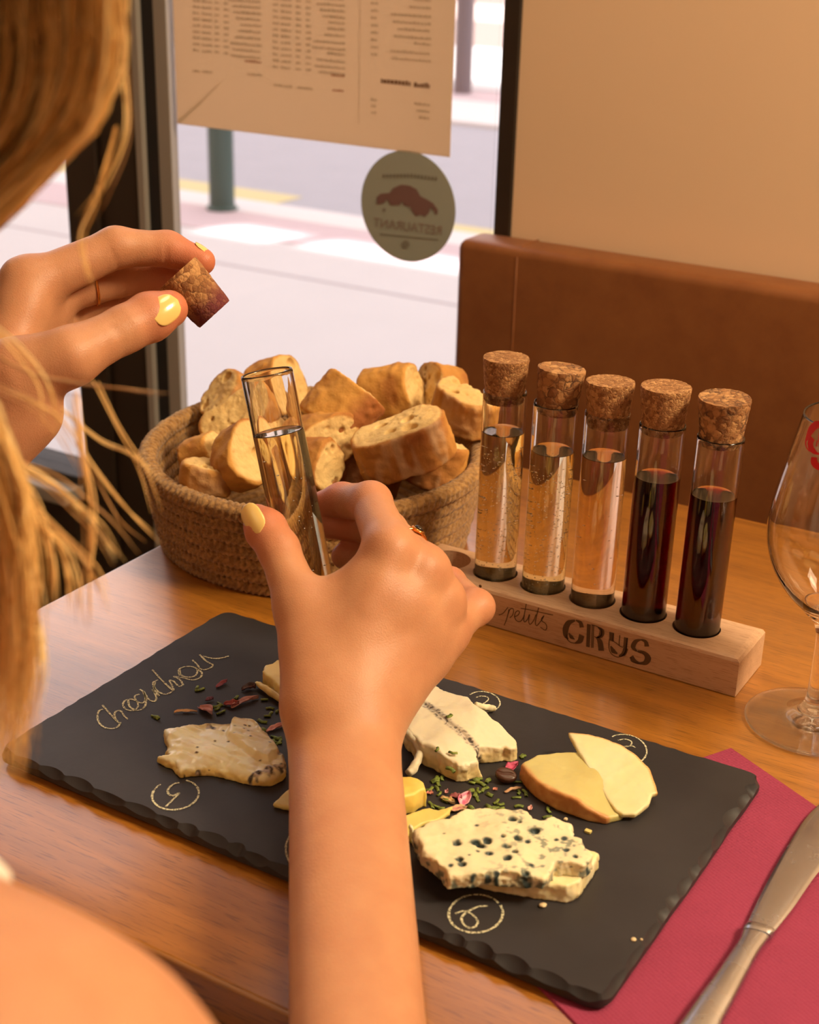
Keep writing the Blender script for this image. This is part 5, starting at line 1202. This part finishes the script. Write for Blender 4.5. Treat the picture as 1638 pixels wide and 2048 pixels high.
u_ = nrm(t2[3] - t2[2])
for s in (-.0036, -.0012, .0012, .0034): crease(t2[2] - FW * .009 + u_ * s - RT * .001, u_, .0006, .0006, .0065)
for a_, b_, c_ in ((M2[0], PD(232, 495, .662), PD(335, 498, .6685)), (M2[1], PD(252, 553, .684), PD(335, 552, .686)), (mI, iP, iD)):
    for p_, q_ in ((a_, b_), (b_, c_)): crease(q_ - UP * .006 - FW * .005, q_ - p_, .0007, .0007, .008)
crease(PD(118, 640, .63), cam_dir(-.75, .55, .2), .0016, .0016, .014); crease(PD(912, 1192, .64), cam_dir(.6, .7, 0), .0008, .0009, .008)
GR = sorted({p[0] for p in PR} - {'core'}); PA_ = np.array([p[1] for p in PR]); PB_ = np.array([p[2] for p in PR]); PRm = np.array([max(p[3], p[4]) for p in PR])
def body_sdf(p, c, rad):
    if c is None: idx = range(len(PR))
    else:
        ba = PB_ - PA_; h = np.clip(((c - PA_) * ba).sum(1) / np.maximum((ba * ba).sum(1), 1e-12), 0, 1); d = np.linalg.norm(c - PA_ - ba * h[:, None], axis=1) - PRm
        idx = np.flatnonzero(d < rad + .034)
    core = np.full(len(p), .5); fing = {}
    for i in idx:
        g, a, b, r1, r2, k = PR[i]; d = cone(p, a, b, r1, r2)
        if g == 'core': core = smin(core, d, k)
        else: fing[g] = smin(fing[g], d, k) if g in fing else d
    res = core
    for d in fing.values(): res = np.minimum(res, smin(core, d, .006))
    if c is not None:
        for q, t, dp, w, rc in CRE:
            if np.linalg.norm(c - q) < rad + rc * 2: v = p - q; res = res + dp * np.exp(-(v @ t / w) ** 2 - (v * v).sum(1) / rc ** 2)
        for s in (-1, 1):
            q = HC + fd * .094 + hr * s * .031 - hu * .002
            if np.linalg.norm(c - q) < rad + .03: res = smax(res, -(np.linalg.norm((p - q), axis=1) - .0125), .008)
    return res
V, Q = sdf_mesh(body_sdf, (-.70, -.22, .36), (-.02, .60, 1.28), .0018, margin=.012)
per = empty('person', (-.35, .0, .43), label='woman with long blond hair seated in front, holding a tube and a cork', cat='person')
me = mesh('body', V, Q, True)
tips = np.array([tT, iT, pT, kT, t2[4], PD(403, 523, .669), PD(384, 578, .68), PD(362, 610, .692)]); knk = np.array([mI, mM, mR, mP, kP, tI, iP])
dt = np.min([np.linalg.norm(V - q, axis=1) for q in tips], 0); dk = np.min([np.linalg.norm(V - q, axis=1) for q in knk], 0)
col = mixc(L3(198, 142, 104), L3(200, 110, 80), sstep(.030, .006, dt) * .75); col = mixc(col, L3(200, 124, 88), sstep(.016, .008, dk) * .35)
vcol(me, 'tint', col); obj('body', me, M_SKIN, per)

def nail(c, t, n, L, wd, rad, name='nail'):
    """curved almond plate: c centre, t along the finger, n outward"""
    t = nrm(t); n = nrm(np.array(n) - t * (np.array(n) @ t)); s = np.cross(t, n); nu, nv = 15, 17; v = []
    for k_, off in ((0, 0.0), (1, -.0006)):
        for i in range(nv):
            y = -1 + 2 * i / (nv - 1); w = (1 - abs(y) ** 2.5) ** .5 if y > 0 else (1 - abs(y) ** 3.0) ** .5
            w = max(w, .04)
            for j in range(nu):
                x = (-1 + 2 * j / (nu - 1)) * w * wd / 2; a = x / rad
                h = rad * (math.cos(a) - 1) - .0009 * y * y + off * (1 - .7 * abs(2 * j / (nu - 1) - 1) ** 4)
                v.append(np.array(c) + t * (y * L / 2) + s * (rad * math.sin(a)) + n * h)
    f = []; K = nu * nv
    for i in range(nv - 1):
        for j in range(nu - 1):
            a = i * nu + j; f += [(a, a + 1, a + nu + 1, a + nu), (K + a, K + a + nu, K + a + nu + 1, K + a + 1)]
    rim = [j for j in range(nu)] + [i * nu + nu - 1 for i in range(1, nv)] + [(nv - 1) * nu + j for j in range(nu - 2, -1, -1)] + [i * nu for i in range(nv - 2, 0, -1)]
    f += [(rim[i], K + rim[i], K + rim[(i + 1) % len(rim)], rim[(i + 1) % len(rim)]) for i in range(len(rim))]
    me = mesh(name, v, f, True); bmn = bmesh.new(); bmn.from_mesh(me); bmesh.ops.recalc_face_normals(bmn, faces=bmn.faces[:]); bmn.to_mesh(me); bmn.free()
    return obj(name, me, M_NAIL, per, label='pale yellow polished nail')
def surf(px, py):                              # the skin seen at a place, and its outward direction
    d = nrm(ray(px, py)); t = .45
    for _ in range(80):
        s = float(body_sdf((CAM + d * t)[None], None, None)[0]); t += s * .8
        if abs(s) < 2e-5: break
    p = CAM + d * t; e = .0006; g = np.array([float(body_sdf((p + np.eye(3)[a] * e)[None], None, None)[0] - body_sdf((p - np.eye(3)[a] * e)[None], None, None)[0]) for a in range(3)])
    return p, nrm(g)
tn = nrm(tT - tI); p0, n0 = surf(508, 1046); n0 = nrm(n0 * .6 + cam_dir(-.75, .15, .65) * .6); nail(p0 + n0 * .0006 + tn * .0028, tn + UP * .10, n0, .0165, .0116, .0080)
tl = nrm(t2[4] - t2[2]); p0, n0 = surf(331, 618); n0 = nrm(n0 + cam_dir(0, .1, 1) * .6); nail(p0 + n0 * .0008, tl * .9 + UP * .22, n0, .0150, .0134, .0098)
il = nrm(PD(403, 523, .669) - PD(335, 498, .6685)); n0 = cam_dir(.45, .85, .12); nail(PD(396, 520, .6690) + n0 * .0066 + il * .001, il - UP * .42, n0, .0110, .0094, .0064)
for a_, b_, off in ((PD(335, 552, .686), PD(384, 572, .6805), cam_dir(.3, .2, -1)), (PD(320, 603, .698), PD(362, 610, .692), cam_dir(.3, .2, -1)), (iD, iT, cam_dir(0, .3, -1)), (pD, pT, cam_dir(0, .3, -1))):
    t_ = nrm(b_ - a_); nail(b_ + off * .0062 + t_ * .001, t_, off, .0115, .009, .0064)
for s in (-1, 1):
    q = HC + fd * .0725 + hr * s * .031 - hu * .002
    MB().lathe([(0, -.0105)] + [(.0105 * math.cos(a), .0105 * math.sin(a)) for a in np.linspace(-1.4, 1.4, 15)] + [(0, .0105)], 20, q).build('eye', M_EYE, per, True)
    q2 = q + fd * .0088; m = MB(); m.tube([q2, q2 + fd * .0021], [.0052, .0048], 16); m.build('iris', M_IRIS, per, True)
m = MB()
for zz_, r in ((-.0555, .0036), (-.0625, .0042)): m.tube(spline([HC + fd * (.0865 if abs(x) < .5 else .080) + hu * (zz_ + (.0012 if abs(x) < .5 else 0)) + hr * x * .022 for x in (-1, -.4, 0, .4, 1)], 6), np.sin(np.linspace(.15, math.pi - .15, 25)) * r, 8)
m.build('lips', M_LIP, per, True)
# clothing
def top_sdf(p, c, rad):
    d = np.full(len(p), .5)
    for g, a, b, r1, r2, k in PR[:8]: d = smin(d, cone(p, a, b, r1 + .005, r2 + .005), k)
    d = smax(d, p[:, 2] - .865 - .02 * sstep(.02, .09, np.abs(p[:, 0] + .34)), .006); d = smax(d, -(d + .004), .001)
    return d
Vt, Qt = sdf_mesh(top_sdf, (-.58, -.2, .40), (-.12, .26, .93), .0035, newton=1); obj('white_top', mesh('white_top', Vt, Qt, True), M_CLOTH, per)
for sgn, S in ((1, SRt), (-1, SLt)):
    m = MB(); b_ = NB * .45 + S * .55 + np.array([0, -.006, 0])
    m.tube(spline([(-.338 + .075 * sgn, .172, .868), ((-.180, .151, .936) if sgn > 0 else (b_[0], .150, .910)), ((-.178, .112, .958) if sgn > 0 else (b_[0], .09, .968)), (b_[0] - .01 * sgn, .02, .915), (-.338 + .07 * sgn, -.005, .865)], 8), .0055, 10); m.build('shoulder_strap', M_CLOTH, per, True)
m = MB(); 
for sx in (-1, 1): m.tube(spline([(-.355 + sx * .07, -.04, .555), (-.355 + sx * .09, .14, .53), (-.35 + sx * .09, .36, .51), (-.35 + sx * .09, .40, .45), (-.35 + sx * .10, .37, .12), (-.35 + sx * .10, .37, .03)], 6), np.interp(np.linspace(0, 1, 31), [0, .3, .55, .62, 1], [.10, .08, .06, .055, .045]), 20)
m.build('trousers', plain('denim', lin(60, 74, 104), .9), per, True)
# hair: a cap on the head and loose strands
hrg = np.random.default_rng(5); hv, hf, hc = [], [], []
def strand(pts, r, col, m=5):
    s = spline(pts, m); n = len(s); rad = r * np.clip(np.minimum(1.0, (1.02 - np.linspace(0, 1, n)) * 4), .15, 1); t = np.gradient(s, axis=0); t /= np.linalg.norm(t, axis=1)[:, None] + 1e-12
    u = np.cross(t, [.3, .5, .8]); u /= np.linalg.norm(u, axis=1)[:, None] + 1e-12; w = np.cross(t, u); o = len(hv) * 1
    b0 = sum(len(x) for x in hv) if False else strand.n
    ang = [0, 2.094, 4.189]; v = np.stack([s + rad[:, None] * (math.cos(a) * u + math.sin(a) * w) for a in ang], 1).reshape(-1, 3)
    hv.append(v); i = np.arange(n - 1)
    for j in range(3): hf.append(np.stack([b0 + i * 3 + j, b0 + i * 3 + (j + 1) % 3, b0 + (i + 1) * 3 + (j + 1) % 3, b0 + (i + 1) * 3 + j], 1))
    hc.append(np.repeat(col[None], len(v), 0)); strand.n += len(v)
strand.n = 0
hcol = [L3(242, 200, 128), L3(230, 182, 110), L3(200, 150, 90), L3(248, 220, 160), L3(150, 108, 64)]
def pick(dark): 
    c = hcol[hrg.choice(5, p=[.3, .28, .2 , .12, .1])]; return c * (1 - dark)
for i in range(2300):                                 # from the crown past the cheek and down over the shoulder
    r = hrg.random() ** .8; j = hrg.normal(0, 11, 14); D0 = .262 + .045 * hrg.random() + .028 * (1 - r); cl = 24 * math.sin(r * 37); r2 = r ** 1.7
    q = [(-280 + 520 * r + j[0], -230), (-250 + 490 * r + j[1], -40), (-240 + 480 * r + j[2] + cl * .3, 130), (-250 + 430 * r + j[3] + cl * .5, 275 - 10 * r), (-285 + 335 * r + j[4] + cl, 400 + j[5] * .6), (-330 + 235 * r + j[6] + cl, 540), (-300 + 175 * r, 670),
         (-190 + 170 * r2 + j[7], 810), (-150 + 195 * r2 + j[8], 980), (-140 + 205 * r2 + j[9], 1160), (-130 + 195 * r2 + j[10], 1310), (-100 + 150 * r2 + j[11], 1350 + 220 * hrg.random() ** 1.5 * (1 if r > .35 else .5))]
    if hrg.random() < .22: q = q[:7 + hrg.integers(0, 3)]
    n_ = len(q); strand([PD(x, y, D0 + .0045 * k_) for k_, (x, y) in enumerate(q)], .00026, pick(0), 3)
stray = [([(-60, 905), (20, 925), (90, 960), (160, 1015), (205, 1065), (245, 1125)], 9, .34), ([(150, 790), (165, 900), (182, 1000), (184, 1080), (178, 1180), (180, 1250)], 6, .35), ([(-40, 960), (40, 1020), (110, 1070), (140, 1140), (150, 1220)], 6, .33), ([(-30, 880), (60, 1000), (95, 1110), (100, 1220)], 6, .33),
         ([(-40, 690), (60, 745), (170, 770), (260, 780), (345, 800)], 2, .36), ([(150, 880), (205, 965), (255, 1035), (310, 1085)], 3, .36), ([(-40, 760), (60, 800), (120, 850), (165, 920)], 4, .33), ([(-30, 640), (40, 700), (90, 770), (110, 850)], 3, .33), ([(190, 760), (240, 850), (290, 930), (320, 1020)], 2, .37), ([(-20, 1000), (50, 1090), (70, 1200), (90, 1330), (70, 1450)], 8, .32),
         ([(230, 250), (190, 380), (150, 470), (170, 560)], 3, .33), ([(245, 120), (250, 260), (205, 370), (160, 430)], 3, .31), ([(-20, 930), (90, 1040), (170, 1130), (200, 1210)], 4, .34), ([(120, 820), (200, 880), (260, 905), (330, 960)], 2, .37)]
for pts, n, D0 in stray:
    for i in range(n):
        j = hrg.normal(0, 9, (1, 2)) * np.linspace(.5, 1.5, len(pts))[:, None] + hrg.normal(0, 3, (len(pts), 2))
        strand([PD(x + a, y + b, D0 + hrg.normal(0, .002)) for (x, y), (a, b) in zip(pts, j)], .00024, pick(0) * 1.0)
for i in range(1700):                                 # covering the head itself
    th = hrg.random() * 2 * math.pi; q = []
    for k_, el in enumerate(np.linspace(1.45, -.55, 7)):
        d = nrm(hu * math.sin(el) + (math.cos(th) * hr - abs(math.sin(th)) * fd * (1 if math.sin(th) > -.25 else -.35)) * math.cos(el)); q.append(HC - fd * .004 + d * (.089 + .008 * hrg.random()) + hu * .012)
    q.append(q[-1] - hu * .05 + nrm(q[-1] - HC) * -.01); strand(q, .0004, pick(.0))
V = np.vstack(hv); me = mesh('hair', V, np.vstack(hf), True); vcol(me, 'tint', np.vstack(hc)); obj('hair', me, M_HAIR, per, label='long blond hair, blurred in the foreground')
# rings
def finger_ring(c, axis, R, r, mat, label, stone=None):
    axis = nrm(axis); u = nrm(np.cross(axis, [.2, .3, .9])); w = np.cross(axis, u); th = np.linspace(0, 2 * math.pi, 49); e = empty('finger_ring', c, label=label, cat='ring')
    m = MB(); m.tube(np.array([c + R * (math.cos(a) * u + math.sin(a) * w) for a in th]), r, 10, False); m.build('band', mat, e, True)
    if stone is not None:
        s = nrm(stone - axis * (stone @ axis)); q = c + s * (R + .0006)
        m = MB(); th2 = np.linspace(0, 2 * math.pi, 25); p1_ = np.cross(axis, s); m.tube(np.array([q + .0032 * math.cos(a) * axis + .0024 * math.sin(a) * p1_ for a in th2]), .0007, 8, False)
        m.tube([q - s * .001, q + s * .0006], [.003, .0026], 16); m.build('bezel', mat, e, True)
        m = MB(); m.tube([q + s * .0004, q + s * .0014, q + s * .0019], [.0024, .0019, .0008], 16); m.build('stone', M_STONE, e, True, label='dark set stone')
    return e
mp = mM * .52 + pP * .48; finger_ring(mp, pP - mM, .0106, .0009, M_GOLD, 'gold ring with a dark stone on the right hand holding the tube', cam_dir(.62, .62, .45))
q1 = M2[1] * .44 + PD(252, 553, .684) * .56; finger_ring(q1, PD(252, 553, .684) - M2[1], .0101, .0006, M_GOLD, 'thin plain gold ring on the left hand holding the cork')
bpy.context.view_layer.update()
